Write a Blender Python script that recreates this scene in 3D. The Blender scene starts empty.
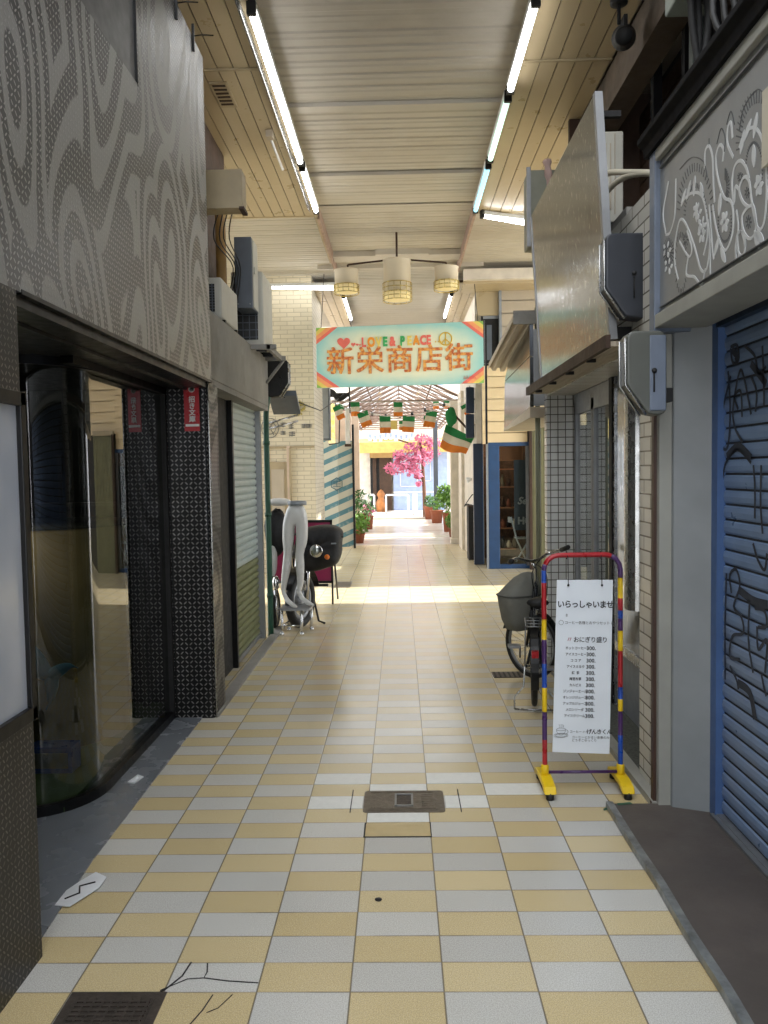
import bpy, bmesh, math, random
from mathutils import Vector, Matrix
random.seed(7)
C = bpy.context.scene
COL = C.collection
PI = math.pi
EYE = 1.6
FOC = 780.0

# ------------------------------------------------------------------ camera
def cam_basis():
    F = Vector(((400-384)/FOC, (512-471.5)/FOC, -1)).normalized()
    up = Vector((-math.sin(.015), math.cos(.015), 0))
    U = (up - F*up.dot(F)).normalized()
    R = F.cross(U)
    return Matrix((R, F, U))
B = cam_basis()
def ray(px, py): return B @ Vector(((px-384)/FOC, (512-py)/FOC, -1))
def onX(px, py, X):
    d = ray(px, py); t = X/d.x; return Vector((X, d.y*t, EYE+d.z*t))
def onY(px, py, Y):
    d = ray(px, py); t = Y/d.y; return Vector((d.x*t, Y, EYE+d.z*t))
cam = bpy.data.cameras.new('camera'); cam.sensor_fit = 'VERTICAL'; cam.sensor_height = 36; cam.lens = 36*FOC/1024
cam.clip_start = .02; cam.clip_end = 300
co = bpy.data.objects.new('camera', cam); COL.objects.link(co)
M4 = B.to_4x4(); M4.translation = Vector((0, 0, EYE)); co.matrix_world = M4
C.camera = co

# ------------------------------------------------------------------ materials
def srgb(c):
    return tuple(((v/255)/12.92 if v/255 <= .04045 else ((v/255+.055)/1.055)**2.4) for v in c)+(1,)
class N:
    def __init__(s, name):
        s.m = bpy.data.materials.new(name); s.m.use_nodes = True
        s.t = s.m.node_tree; s.b = s.t.nodes['Principled BSDF']; s._g = None
    def n(s, typ, **k):
        o = s.t.nodes.new(typ)
        for a, v in k.items(): setattr(o, a, v)
        return o
    def l(s, a, b): s.t.links.new(a, b)
    def val(s, sock, v):
        if isinstance(v, (int, float)): sock.default_value = v
        else: s.l(v, sock)
    def ma(s, op, a, b=0.0, c=0.0):
        o = s.n('ShaderNodeMath', operation=op)
        s.val(o.inputs[0], a); s.val(o.inputs[1], b); s.val(o.inputs[2], c)
        return o.outputs[0]
    def co(s):
        if s._g is None: s._g = s.n('ShaderNodeNewGeometry').outputs['Position']
        return s._g
    def xyz(s):
        o = s.n('ShaderNodeSeparateXYZ'); s.l(s.co(), o.inputs[0]); return o.outputs
    def comb(s, x, y, z=0.0):
        o = s.n('ShaderNodeCombineXYZ')
        for i, v in enumerate((x, y, z)): s.val(o.inputs[i], v)
        return o.outputs[0]
    def noise(s, scale, vec=None, detail=4, rough=.55, dist=0):
        o = s.n('ShaderNodeTexNoise'); s.l(vec or s.co(), o.inputs['Vector'])
        o.inputs['Scale'].default_value = scale; o.inputs['Detail'].default_value = detail
        o.inputs['Roughness'].default_value = rough; o.inputs['Distortion'].default_value = dist
        return o.outputs['Fac']
    def mix(s, f, a, b):
        o = s.n('ShaderNodeMix', data_type='RGBA'); s.val(o.inputs[0], f)
        for i, v in ((6, a), (7, b)):
            if isinstance(v, tuple): o.inputs[i].default_value = v
            else: s.l(v, o.inputs[i])
        return o.outputs[2]
    def step(s, v, lo, hi, a=0.0, b=1.0):
        o = s.n('ShaderNodeMapRange'); s.l(v, o.inputs[0])
        for i, x in enumerate((lo, hi, a, b)): o.inputs[i+1].default_value = x
        return o.outputs[0]
    def col(s, v):
        if isinstance(v, tuple): s.b.inputs['Base Color'].default_value = v
        else: s.l(v, s.b.inputs['Base Color'])
    def set(s, rough=None, metal=None, spec=None):
        if rough is not None: s.val(s.b.inputs['Roughness'], rough)
        if metal is not None: s.val(s.b.inputs['Metallic'], metal)
        if spec is not None: s.b.inputs['Specular IOR Level'].default_value = spec
    def bump(s, h, dist=.002, st=.6):
        o = s.n('ShaderNodeBump'); s.l(h, o.inputs['Height']); o.inputs['Distance'].default_value = dist
        o.inputs['Strength'].default_value = st; s.l(o.outputs[0], s.b.inputs['Normal'])
_m = {}
def mat(name, rgb, rough=.5, metal=0, var=.12, scale=6, bump=0, bscale=60, spec=None, dirt=None):
    """plain painted / bare surface with a soft wear variation"""
    if name in _m: return _m[name]
    k = N(name); c = srgb(rgb); d = tuple(x*(1-var*2) for x in c[:3])+(1,)
    f = k.step(k.noise(scale, detail=6), .3, .75)
    cc = k.mix(f, d, c)
    if dirt:
        f2 = k.step(k.noise(scale*.35, detail=8, rough=.7), .5, .7)
        cc = k.mix(f2, cc, srgb(dirt))
    k.col(cc)
    k.set(k.step(k.noise(scale*3), .3, .7, max(.02, rough-.06), min(1, rough+.08)), metal, spec)
    if bump: k.bump(k.noise(bscale), bump)
    _m[name] = k.m; return k.m
def emit(name, rgb, st):
    k = N(name); k.b.inputs['Base Color'].default_value = srgb(rgb)
    k.b.inputs['Emission Color'].default_value = srgb(rgb); k.b.inputs['Emission Strength'].default_value = st
    _m[name] = k.m; return k.m
def glassy(name, tint=(200, 215, 210), refl=.5, alpha_base=.06, rough=.01):
    """thin pane: see-through plus a fresnel reflection"""
    k = N(name); t = k.t
    tr = k.n('ShaderNodeBsdfTransparent'); tr.inputs[0].default_value = srgb(tint)
    gl = k.n('ShaderNodeBsdfGlossy'); gl.inputs['Roughness'].default_value = rough; gl.inputs[0].default_value = (1, 1, 1, 1)
    ge = k.n('ShaderNodeNewGeometry'); dt = k.n('ShaderNodeVectorMath', operation='DOT_PRODUCT')
    k.l(ge.outputs['Incoming'], dt.inputs[0]); k.l(ge.outputs['Normal'], dt.inputs[1])
    sch = k.ma('POWER', k.ma('SUBTRACT', 1.0, k.ma('ABSOLUTE', dt.outputs['Value'])), 3.2)
    f = k.ma('ADD', k.ma('MULTIPLY', sch, refl), alpha_base)
    mx = k.n('ShaderNodeMixShader'); k.l(f, mx.inputs[0]); k.l(tr.outputs[0], mx.inputs[1]); k.l(gl.outputs[0], mx.inputs[2])
    out = [n for n in t.nodes if n.type == 'OUTPUT_MATERIAL'][0]; k.l(mx.outputs[0], out.inputs[0])
    t.nodes.remove(k.b); _m[name] = k.m; return k.m

def checker_plate(name, axis, base, raised, swirl, metal=.7, size=.035, rough=.35, ringscale=1.5):
    """dimpled steel plate: lozenges alternately turned, with large swirling bands where the relief is polished differently"""
    k = N(name); p = k.xyz(); u = k.ma('ADD', p[0], p[1]); w = p[2]
    us = k.ma('DIVIDE', u, size); ws = k.ma('DIVIDE', w, size)
    fu = k.ma('FLOOR', us); fw = k.ma('FLOOR', ws)
    cu = k.ma('SUBTRACT', k.ma('SUBTRACT', us, fu), .5); cw = k.ma('SUBTRACT', k.ma('SUBTRACT', ws, fw), .5)
    par = k.ma('MODULO', k.ma('ABSOLUTE', k.ma('ADD', fu, fw)), 2.0)
    sg = k.ma('SUBTRACT', 1.0, k.ma('MULTIPLY', par, 2.0))
    a = k.ma('ADD', cu, k.ma('MULTIPLY', sg, cw)); b = k.ma('SUBTRACT', cu, k.ma('MULTIPLY', sg, cw))
    e = k.ma('ADD', k.ma('MULTIPLY', k.ma('MULTIPLY', a, a), 14.0), k.ma('MULTIPLY', k.ma('MULTIPLY', b, b), 1.5))
    loz = k.step(e, .35, .6, 1, 0)
    vec = k.comb(k.ma('MULTIPLY', u, 1.0), k.ma('MULTIPLY', w, .55))
    wn = k.noise(1.1, vec, detail=1)
    wc = k.comb(k.ma('ADD', k.ma('MULTIPLY', u, 1.0), k.ma('MULTIPLY', wn, .75)), k.ma('ADD', k.ma('MULTIPLY', w, .5), k.ma('MULTIPLY', wn, .7)))
    vo = k.n('ShaderNodeTexVoronoi'); k.l(wc, vo.inputs['Vector']); vo.inputs['Scale'].default_value = ringscale
    ring = k.ma('SINE', k.ma('MULTIPLY', vo.outputs['Distance'], 34.0))
    m = k.step(ring, .0, .3)
    c1 = k.mix(loz, srgb(base), srgb(raised))
    c2 = k.mix(k.ma('MULTIPLY', loz, .8), srgb(swirl), srgb(raised))
    k.col(k.mix(m, c1, c2))
    k.set(k.step(m, 0, 1, rough, rough+.14), metal); k.bump(loz, .002, .5)
    _m[name] = k.m; return k.m

def floor_mat():
    k = N('terrazzo_tile_paving'); p = k.xyz()
    u = k.ma('DIVIDE', k.ma('SUBTRACT', p[0], .112), .2895); v = k.ma('DIVIDE', k.ma('SUBTRACT', p[1], 2.322), .1455)
    fu = k.ma('FLOOR', u); fv = k.ma('FLOOR', v)
    par = k.ma('MODULO', k.ma('ABSOLUTE', k.ma('ADD', fu, fv)), 2.0)
    wn = k.n('ShaderNodeTexWhiteNoise', noise_dimensions='2D'); k.l(k.comb(fu, fv), wn.inputs['Vector'])
    r = wn.outputs['Value']
    yel = k.mix(r, srgb((202, 182, 134)), srgb((216, 198, 154)))
    whi = k.mix(r, srgb((190, 190, 186)), srgb((208, 208, 203)))
    c = k.mix(k.step(par, .4, .6), yel, whi)
    sp = k.noise(260, detail=2); c = k.mix(k.step(sp, .4, .6, .34, 0), c, srgb((112, 98, 76)))
    c = k.mix(k.step(k.noise(330, detail=1), .6, .7, 0, .35), c, srgb((245, 240, 228)))
    # cream gloss down the arcade painted in: tile colour fades to cream with distance
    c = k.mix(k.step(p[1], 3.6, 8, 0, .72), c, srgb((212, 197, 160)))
    st = k.step(k.noise(1.4, detail=6, rough=.65), .4, .9, 0, .16); c = k.mix(st, c, srgb((120, 108, 85)))
    eu = k.ma('ABSOLUTE', k.ma('SUBTRACT', k.ma('SUBTRACT', u, fu), .5)); ev = k.ma('ABSOLUTE', k.ma('SUBTRACT', k.ma('SUBTRACT', v, fv), .5))
    g1 = k.step(eu, .487, .495); g2 = k.ma('MULTIPLY', k.step(ev, .47, .49), k.step(k.noise(3), .35, .65, .25, .9))
    g = k.ma('MAXIMUM', g1, g2)
    c = k.mix(k.ma('MULTIPLY', g, .8), c, srgb((88, 78, 62)))
    # street end beyond the tiled part is plain pale concrete
    far = k.step(p[1], 16.9, 17.0)
    con = k.mix(k.noise(5), srgb((196, 188, 178)), srgb((222, 216, 206)))
    jo = k.step(k.ma('ABSOLUTE', k.ma('SUBTRACT', k.ma('MODULO', p[1], 3.0), 1.5)), 1.44, 1.46)
    con = k.mix(k.ma('MULTIPLY', jo, .5), con, srgb((120, 112, 100)))
    c = k.mix(far, c, con)
    k.col(c); k.set(k.step(k.noise(2.2, detail=2), .3, .7, .19, .25), 0, .6)
    k.bump(k.ma('SUBTRACT', k.ma('MULTIPLY', sp, .15), g), .0012, .5)
    return k.m

def tile_mat(name, axis, wu, wv, col, grout, gw=.04, offset=0.0, rough=.3, var=.05, metal=0):
    """wall tiles or bricks laid on a wall whose horizontal runs along the given axis"""
    k = N(name); p = k.xyz()
    v = k.ma('DIVIDE', p[2], wv); fv = k.ma('FLOOR', v)
    u = k.ma('ADD', k.ma('DIVIDE', p[axis], wu), k.ma('MULTIPLY', fv, offset)); fu = k.ma('FLOOR', u)
    wn = k.n('ShaderNodeTexWhiteNoise', noise_dimensions='2D'); k.l(k.comb(fu, fv), wn.inputs['Vector'])
    c0 = srgb(col); c1 = tuple(x*(1-var*2.5) for x in c0[:3])+(1,)
    c = k.mix(wn.outputs['Value'], c0, c1)
    c = k.mix(k.step(k.noise(2, detail=6), .5, .8, 0, .3), c, tuple(x*.6 for x in c0[:3])+(1,))
    eu = k.ma('ABSOLUTE', k.ma('SUBTRACT', k.ma('SUBTRACT', u, fu), .5)); ev = k.ma('ABSOLUTE', k.ma('SUBTRACT', k.ma('SUBTRACT', v, fv), .5))
    g = k.ma('MAXIMUM', k.step(eu, .5-gw*wv/wu, .5-gw*wv/wu*.6), k.step(ev, .5-gw, .5-gw*.6))
    k.col(k.mix(g, c, srgb(grout))); k.set(rough, metal); k.bump(k.ma('SUBTRACT', 1.0, g), .002, .6)
    _m[name] = k.m; return k.m

def stripes_mat(name):
    k = N(name); p = k.xyz()
    s = k.ma('SINE', k.ma('MULTIPLY', k.ma('SUBTRACT', p[2], k.ma('MULTIPLY', p[0], .42)), 26.0))
    f = k.ma('MULTIPLY', k.step(s, .15, .3), k.step(k.noise(9, detail=6), .3, .45, .6, 1))
    k.col(k.mix(f, srgb((186, 186, 176)), srgb((78, 124, 140)))); k.set(.5); _m[name] = k.m; return k.m

def sign_paint():
    k = N('painted_pastel_board'); p = k.xyz()
    # pale cream centre brushed into turquoise toward the rim
    dx = k.ma('DIVIDE', k.ma('ABSOLUTE', k.ma('SUBTRACT', p[0], .02)), 1.27); dz = k.ma('DIVIDE', k.ma('ABSOLUTE', k.ma('SUBTRACT', p[2], 3.37)), .47)
    e = k.ma('ADD', k.ma('POWER', dx, 4.0), k.ma('POWER', dz, 2.6))
    n = k.noise(5, detail=5)
    f = k.step(k.ma('ADD', e, k.ma('MULTIPLY', n, .5)), .45, 1.2)
    k.col(k.mix(f, srgb((226, 230, 202)), srgb((150, 205, 200)))); k.set(.5); _m[k.m.name] = k.m; return k.m

# ------------------------------------------------------------------ mesh builder
class MB:
    def __init__(s): s.v = []; s.f = []; s.mi = []; s.sm = []; s.cur = 0; s.smooth = False
    def m(s, i): s.cur = i; return s
    def add(s, vs, fs, smooth=None):
        o = len(s.v); s.v += [tuple(x) for x in vs]
        for f in fs: s.f.append(tuple(o+i for i in f)); s.mi.append(s.cur); s.sm.append(s.smooth if smooth is None else smooth)
        return s
    def box(s, a, b):
        x0, x1 = sorted((a[0], b[0])); y0, y1 = sorted((a[1], b[1])); z0, z1 = sorted((a[2], b[2]))
        return s.add([(x0,y0,z0),(x1,y0,z0),(x1,y1,z0),(x0,y1,z0),(x0,y0,z1),(x1,y0,z1),(x1,y1,z1),(x0,y1,z1)],
                     [(0,3,2,1),(4,5,6,7),(0,1,5,4),(1,2,6,5),(2,3,7,6),(3,0,4,7)], False)
    def obox(s, c, half, rz=0, rx=0, ry=0):
        R = Matrix.Rotation(rz, 3, 'Z') @ Matrix.Rotation(rx, 3, 'X') @ Matrix.Rotation(ry, 3, 'Y'); c = Vector(c)
        vs = [c + R @ Vector((half[0]*i, half[1]*j, half[2]*k)) for k in (-1, 1) for i, j in ((-1,-1),(1,-1),(1,1),(-1,1))]
        return s.add(vs, [(0,3,2,1),(4,5,6,7),(0,1,5,4),(1,2,6,5),(2,3,7,6),(3,0,4,7)], False)
    def prism(s, pts, axis, a, b):
        """polygon pts (2-D) extruded along axis from a to b"""
        def mk(p, t):
            q = [p[0], p[1]]; q.insert(axis, t); return tuple(q)
        n = len(pts); vs = [mk(p, a) for p in pts]+[mk(p, b) for p in pts]
        fs = [tuple(range(n-1, -1, -1)), tuple(range(n, 2*n))]+[(i, (i+1) % n, n+(i+1) % n, n+i) for i in range(n)]
        return s.add(vs, fs, False)
    def sheet(s, prof, axis, a, b, th=None):
        """open profile extruded along axis (corrugated sheets)"""
        def mk(p, t):
            q = [p[0], p[1]]; q.insert(axis, t); return tuple(q)
        n = len(prof); vs = [mk(p, a) for p in prof]+[mk(p, b) for p in prof]
        return s.add(vs, [(i, i+1, n+i+1, n+i) for i in range(n-1)], False)
    def tube(s, pts, r, seg=8, closed=False, caps=True, flat=None):
        P = [Vector(p) for p in pts]; n = len(P)
        rs = list(r) if isinstance(r, (list, tuple)) else [r]*n
        T = []
        for i in range(n):
            if closed: t = P[(i+1) % n]-P[i-1]
            else: t = P[min(i+1, n-1)]-P[max(i-1, 0)]
            T.append(t.normalized() if t.length > 1e-9 else Vector((0, 0, 1)))
        up = Vector((0, 0, 1)) if abs(T[0].z) < .9 else Vector((1, 0, 0))
        if flat: up = Vector(flat)
        u = (up - T[0]*up.dot(T[0])).normalized(); vs = []
        for i in range(n):
            u = (u - T[i]*u.dot(T[i])).normalized(); w = T[i].cross(u)
            for k in range(seg):
                a = 2*PI*k/seg; vs.append(P[i]+u*(math.cos(a)*rs[i])+w*(math.sin(a)*rs[i]))
        fs = []
        for i in range(n if closed else n-1):
            j = (i+1) % n
            fs += [(i*seg+k, i*seg+(k+1) % seg, j*seg+(k+1) % seg, j*seg+k) for k in range(seg)]
        if caps and not closed: fs += [tuple(range(seg-1, -1, -1)), tuple((n-1)*seg+k for k in range(seg))]
        return s.add(vs, fs, True)
    def lathe(s, prof, c=(0,0,0), seg=24, axis=2, R=None):
        c = Vector(c); vs = []; n = len(prof)
        for r, h in prof:
            for k in range(seg):
                a = 2*PI*k/seg; q = [r*math.cos(a), r*math.sin(a)]; q.insert(axis, h); q = Vector(q)
                if R: q = R @ q
                vs.append(c+q)
        fs = [(i*seg+k, i*seg+(k+1) % seg, (i+1)*seg+(k+1) % seg, (i+1)*seg+k) for i in range(n-1) for k in range(seg)]
        if prof[0][0] > 1e-6: fs.append(tuple(range(seg-1, -1, -1)))
        if prof[-1][0] > 1e-6: fs.append(tuple((n-1)*seg+k for k in range(seg)))
        return s.add(vs, fs, True)
    def ball(s, c, r, sc=(1,1,1), seg=12, ring=8, jit=0):
        c = Vector(c); vs = []; 
        for i in range(ring+1):
            th = PI*i/ring
            for k in range(seg):
                a = 2*PI*k/seg; q = Vector((math.sin(th)*math.cos(a)*sc[0], math.sin(th)*math.sin(a)*sc[1], math.cos(th)*sc[2]))*r
                if jit: q *= 1+jit*math.sin(3*a+2*th*2)+jit*.6*math.cos(5*a-3*th)
                vs.append(c+q)
        return s.add(vs, [(i*seg+k, i*seg+(k+1) % seg, (i+1)*seg+(k+1) % seg, (i+1)*seg+k) for i in range(ring) for k in range(seg)], True)
    def build(s, name, mats, parent=None, bevel=0, bseg=2):
        me = bpy.data.meshes.new(name)
        me.from_pydata(s.v, [], s.f)
        if not isinstance(mats, (list, tuple)): mats = [mats]
        for m in mats: me.materials.append(m)
        for p, i, q in zip(me.polygons, s.mi, s.sm): p.material_index = min(i, len(mats)-1); p.use_smooth = q
        bm = bmesh.new(); bm.from_mesh(me); bmesh.ops.remove_doubles(bm, verts=bm.verts, dist=1e-5)
        bmesh.ops.recalc_face_normals(bm, faces=bm.faces); bm.to_mesh(me); bm.free()
        o = bpy.data.objects.new(name, me); COL.objects.link(o)
        if parent is not None:
            o.parent = parent; o.matrix_parent_inverse = Matrix.Translation(-parent.location) if parent.type == 'EMPTY' else Matrix.Identity(4)
            if parent.type == 'EMPTY': pass
        if bevel:
            b = o.modifiers.new('bevel', 'BEVEL'); b.width = bevel; b.segments = bseg; b.limit_method = 'ANGLE'; b.angle_limit = .6
        return o
def tag(o, label, cat, group=None, kind=None):
    o['label'] = label; o['category'] = cat
    if group: o['group'] = group
    if kind: o['kind'] = kind
    return o
def thing(name, label, cat, loc=(0,0,0), group=None):
    o = bpy.data.objects.new(name, None); o.location = loc; o.empty_display_size = .1; COL.objects.link(o)
    return tag(o, label, cat, group)
def st(o): o['kind'] = 'structure'; return o
def struct(name, mb, m, parent=None, bevel=0):
    o = mb.build(name, m, parent, bevel)
    return st(o) if parent is None else o
def text(name, body, m, parent, origin, size, ux=(1,0,0), uy=(0,0,1), ext=.002, align='LEFT', sx=1, line=1.0, off=0, shear=0, space=1, bold=0):
    cu = bpy.data.curves.new(name, 'FONT'); cu.body = body; cu.size = size; cu.extrude = ext; cu.align_x = align
    cu.space_line = line; cu.offset = off; cu.resolution_u = 3; cu.shear = shear; cu.space_character = space
    cu.materials.append(m)
    o = bpy.data.objects.new(name, cu); COL.objects.link(o)
    x = Vector(ux).normalized(); y = Vector(uy).normalized(); z = x.cross(y)
    o.matrix_world = Matrix(((x.x*sx, y.x, z.x, origin[0]), (x.y*sx, y.y, z.y, origin[1]), (x.z*sx, y.z, z.z, origin[2]), (0,0,0,1)))
    bpy.context.view_layer.update()
    me = bpy.data.meshes.new_from_object(o.evaluated_get(bpy.context.evaluated_depsgraph_get()))
    mw = o.matrix_world.copy(); bpy.data.objects.remove(o)
    o = bpy.data.objects.new(name, me); COL.objects.link(o)
    if not me.materials: me.materials.append(m)
    if bold:
        bm = bmesh.new()
        for q, (dx, dy) in enumerate(((bold, bold), (-bold, bold), (bold, -bold), (-bold, -bold))):
            t_ = me.copy(); t_.transform(Matrix.Translation((dx, dy, q*.0004))); bm.from_mesh(t_); bpy.data.meshes.remove(t_)
        bm.to_mesh(me); bm.free()
    me.transform(mw)
    if parent is not None:
        o.parent = parent; o.matrix_parent_inverse = Matrix.Translation(-parent.location)
    return o
def arc(c, r, a0, a1, n=8):
    return [(c[0]+r*math.cos(a0+(a1-a0)*i/n), c[1]+r*math.sin(a0+(a1-a0)*i/n)) for i in range(n+1)]
def rrect(x0, y0, x1, y1, r, n=4):
    return arc((x1-r, y0+r), r, -PI/2, 0, n)+arc((x1-r, y1-r), r, 0, PI/2, n)+arc((x0+r, y1-r), r, PI/2, PI, n)+arc((x0+r, y0+r), r, PI, 1.5*PI, n)
def smooth_pts(P, k=5):
    P = [Vector(p) for p in P]; out = []
    for i in range(len(P)-1):
        a = P[max(i-1, 0)]; b = P[i]; c = P[i+1]; d = P[min(i+2, len(P)-1)]
        for j in range(k):
            t = j/k; out.append(.5*((2*b)+(c-a)*t+(2*a-5*b+4*c-d)*t*t+(3*b-a-3*c+d)*t**3))
    out.append(P[-1]); return out
def ribbon(mb, pts, w, nrm, th=.002):
    """flat brush stroke lying on a plane with normal nrm"""
    P = [Vector(p) for p in pts]; n = len(P); nv = Vector(nrm); vs = []
    ws = w if isinstance(w, (list, tuple)) else [w]*n
    for i in range(n):
        t = (P[min(i+1, n-1)]-P[max(i-1, 0)]).normalized(); s = t.cross(nv).normalized()*ws[i]*.5
        vs += [P[i]-s, P[i]+s, P[i]+s+nv*th, P[i]-s+nv*th]
    fs = []
    for i in range(n-1):
        a = 4*i; b = 4*i+4
        fs += [(a+k, a+(k+1) % 4, b+(k+1) % 4, b+k) for k in range(4)]
    fs += [(0, 1, 2, 3), (4*n-1, 4*n-2, 4*n-3, 4*n-4)]
    return mb.add(vs, fs, False)

# palette
M_floor = floor_mat()
M_plateL = checker_plate('swirl_patterned_grey_plate', 1, (80, 80, 81), (160, 160, 158), (152, 152, 150), .6, .024, .33, 1.9)
M_plateN = checker_plate('dark_dimpled_plate', 1, (62, 60, 58), (116, 112, 106), (76, 74, 70), .6, .022, .42)
M_plateNX = checker_plate('dark_dimpled_plate_end', 0, (70, 68, 66), (122, 118, 112), (84, 82, 78), .6, .03, .42)
M_plateB = checker_plate('black_dimpled_plate', 0, (9, 9, 10), (120, 118, 116), (6, 6, 7), .5, .03, .3, 2.3)
M_grey = mat('plain_grey_panel', (118, 118, 118), .45, .3)
M_black = mat('black_metal', (13, 13, 14), .4, .3)
M_blackmatt = mat('black_matt', (14, 14, 15), .7)
M_rubber = mat('black_rubber', (16, 16, 16), .6)
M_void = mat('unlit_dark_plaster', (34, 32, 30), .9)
M_slate = mat('smooth_slate_step', (112, 116, 122), .25, 0, .04, 2)
M_concrete = mat('weathered_concrete', (150, 148, 142), .8, 0, .15, 3, .003, 40, dirt=(112, 108, 100))
M_beige = mat('beige_plank', (180, 163, 130), .32, 0, .02, 2)
M_beigeb = mat('beige_box', (176, 160, 128), .5)
M_ceil = mat('dusty_corrugated_sheet', (192, 186, 174), .5, 0, .06, 1.2, dirt=(170, 162, 148))
M_rust = mat('rusty_beam', (176, 150, 134), .7, 0, .2, 9)
M_tubewhite = mat('white_enamel', (222, 224, 222), .35)
M_emit = emit('fluorescent_glow', (255, 255, 255), 9)
M_emit2 = emit('fluorescent_glow_aged_green', (215, 250, 232), 1.1)
M_emit3 = emit('fluorescent_glow_aged_blue', (165, 232, 250), 1.1)
M_brick = tile_mat('cream_brick_tiles', 0, .22, .068, (216, 206, 180), (178, 168, 144), .1, .5, .5, .04)
M_brickY = tile_mat('cream_brick_tiles_shaded_return', 1, .22, .068, (204, 196, 176), (168, 160, 140), .1, .5, .5, .04)  # same brick made darker: shade of the return face put into the colour
M_wtileX = tile_mat('white_square_tiles', 0, .062, .062, (206, 206, 202), (92, 88, 80), .07, 0, .2)
M_wtileY = tile_mat('white_long_tiles', 1, .2, .07, (204, 200, 190), (108, 102, 92), .07, .5, .25)
M_steel = mat('brushed_steel', (178, 178, 176), .25, .9, .06)
M_chrome = mat('chrome', (215, 215, 215), .1, 1, .03)
M_alu = mat('dull_aluminium', (150, 152, 154), .42, .7, .1, 9)
M_cream = mat('cream_cladding', (228, 204, 160), .5, 0, .04, 2)
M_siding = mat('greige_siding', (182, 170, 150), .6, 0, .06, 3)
M_navy = mat('navy_paint', (24, 42, 66), .4)
M_blue = mat('blue_paint', (34, 72, 116), .4)
M_shutblue = mat('faded_blue_slats', (124, 148, 184), .33, .25, .16, 2.5, dirt=(128, 138, 156))
M_jambblue = mat('bright_blue_jamb', (70, 99, 146), .4)
M_colgrey = mat('grey_painted_column', (132, 136, 138), .55, .1, .08, 4)
M_sheet = mat('pale_sheet_trim', (158, 158, 150), .6, .1, .1, 4)
M_brown = mat('brown_pipe_paint', (66, 44, 34), .5)
M_wood = mat('dark_timber', (72, 50, 34), .7, 0, .25, 5, .003, 30)
M_timber = mat('weathered_timber', (92, 78, 64), .7, 0, .25, 5, .003, 30)
M_deck = mat('worn_dark_boards', (92, 84, 78), .5, 0, .2, 3, .002, 60, dirt=(70, 64, 60))
M_signpanel = mat('grey_sign_panel', (138, 140, 140), .4, .3, .06, 2)
M_signrelief = mat('white_painted_scroll', (206, 208, 208), .45)
M_signink = mat('dark_scroll_line', (84, 86, 88), .5)
M_lightgrey = mat('light_grey_frame', (148, 154, 160), .45, .2)
M_lav = mat('blue_grey_frame', (112, 122, 138), .45, .2)
M_trim = mat('black_crown_trim', (22, 22, 24), .75, 0, .15, 8, spec=.1)
M_white = mat('white_paint', (225, 225, 222), .5)
M_paper = mat('white_laminated_paper', (226, 232, 238), .35, 0, .03)
M_ink = mat('black_ink', (18, 18, 20), .6)
M_inkg = mat('grey_ink', (110, 112, 112), .6)
M_inkp = mat('pink_ink', (190, 150, 160), .6)
M_red = mat('red_plastic', (172, 30, 38), .3)
M_yel = mat('yellow_plastic', (238, 200, 24), .35)
M_blup = mat('blue_plastic', (26, 74, 168), .3)
M_pur = mat('purple_plastic', (72, 40, 96), .3)
M_orange = mat('orange_plastic', (226, 122, 30), .3)
M_mannequin = mat('pearly_white_plastic', (206, 206, 204), .3, 0, .03)
M_magenta = mat('magenta_board', (150, 34, 84), .5)
M_cloth = mat('black_quilted_cloth', (14, 14, 17), .65, 0, .2, 12, .004, 25)
M_basket = mat('grey_nylon_fabric', (116, 116, 108), .75, 0, .1, 9, .003, 30)
M_green = mat('green_pipe_paint', (34, 84, 62), .45)
M_olive = mat('olive_shutter', (122, 120, 84), .5, .1)
M_gshut = mat('pale_galvanised_slats', (176, 188, 186), .42, .3, .04, 2)
M_gshut2 = mat('green_stained_slats', (112, 116, 76), .5, .1, .05, 2)
M_ac = mat('aged_white_casing', (192, 190, 178), .5, 0, .06)
M_acdark = mat('dark_coil', (44, 46, 46), .6)
M_gbox = mat('blue_grey_casing', (92, 100, 110), .45)
M_pipe = mat('ochre_pipe', (150, 116, 60), .6)
M_ivory = mat('ivory_tape', (200, 192, 172), .6)
M_iron = mat('cast_iron', (128, 118, 104), .5, .5, .2, 30, .004, 80)
M_darkiron = mat('dark_grating_iron', (84, 76, 70), .5, .5, .2, 30, .003, 80)
M_ochre = mat('worn_ochre_tile', (198, 176, 128), .4)
M_plush = mat('blue_plush', (62, 108, 138), .9)
M_shopgreen = mat('green_shop_mat', (70, 92, 50), .8)
M_shoptan = mat('tan_shop_panel', (150, 130, 96), .7)
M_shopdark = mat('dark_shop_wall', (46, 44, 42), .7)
M_flagg = mat('green_flag_cloth', (24, 128, 66), .7)
M_flagw = mat('white_flag_cloth', (222, 214, 196), .7)
M_flago = mat('orange_flag_cloth', (226, 128, 36), .7)
M_leaf = mat('fresh_leaf', (120, 170, 56), .5, 0, .3, 9)
M_leafd = mat('deep_leaf', (64, 112, 44), .5, 0, .3, 9)
M_pinkleaf = mat('pink_blossom', (230, 130, 165), .6, 0, .25, 6)
M_bark = mat('bark', (110, 80, 62), .8)
M_terra = mat('terracotta', (160, 92, 64), .7)
M_pinkwall = mat('pink_cream_render', (216, 196, 176), .8)
M_palewall = mat('pale_render', (222, 214, 200), .8)
M_awn = mat('mustard_awning', (206, 172, 96), .7)
M_farblue = mat('pale_blue_shutter', (160, 180, 218), .5)
M_mirror = N('rippled_mirror_panel')
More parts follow.
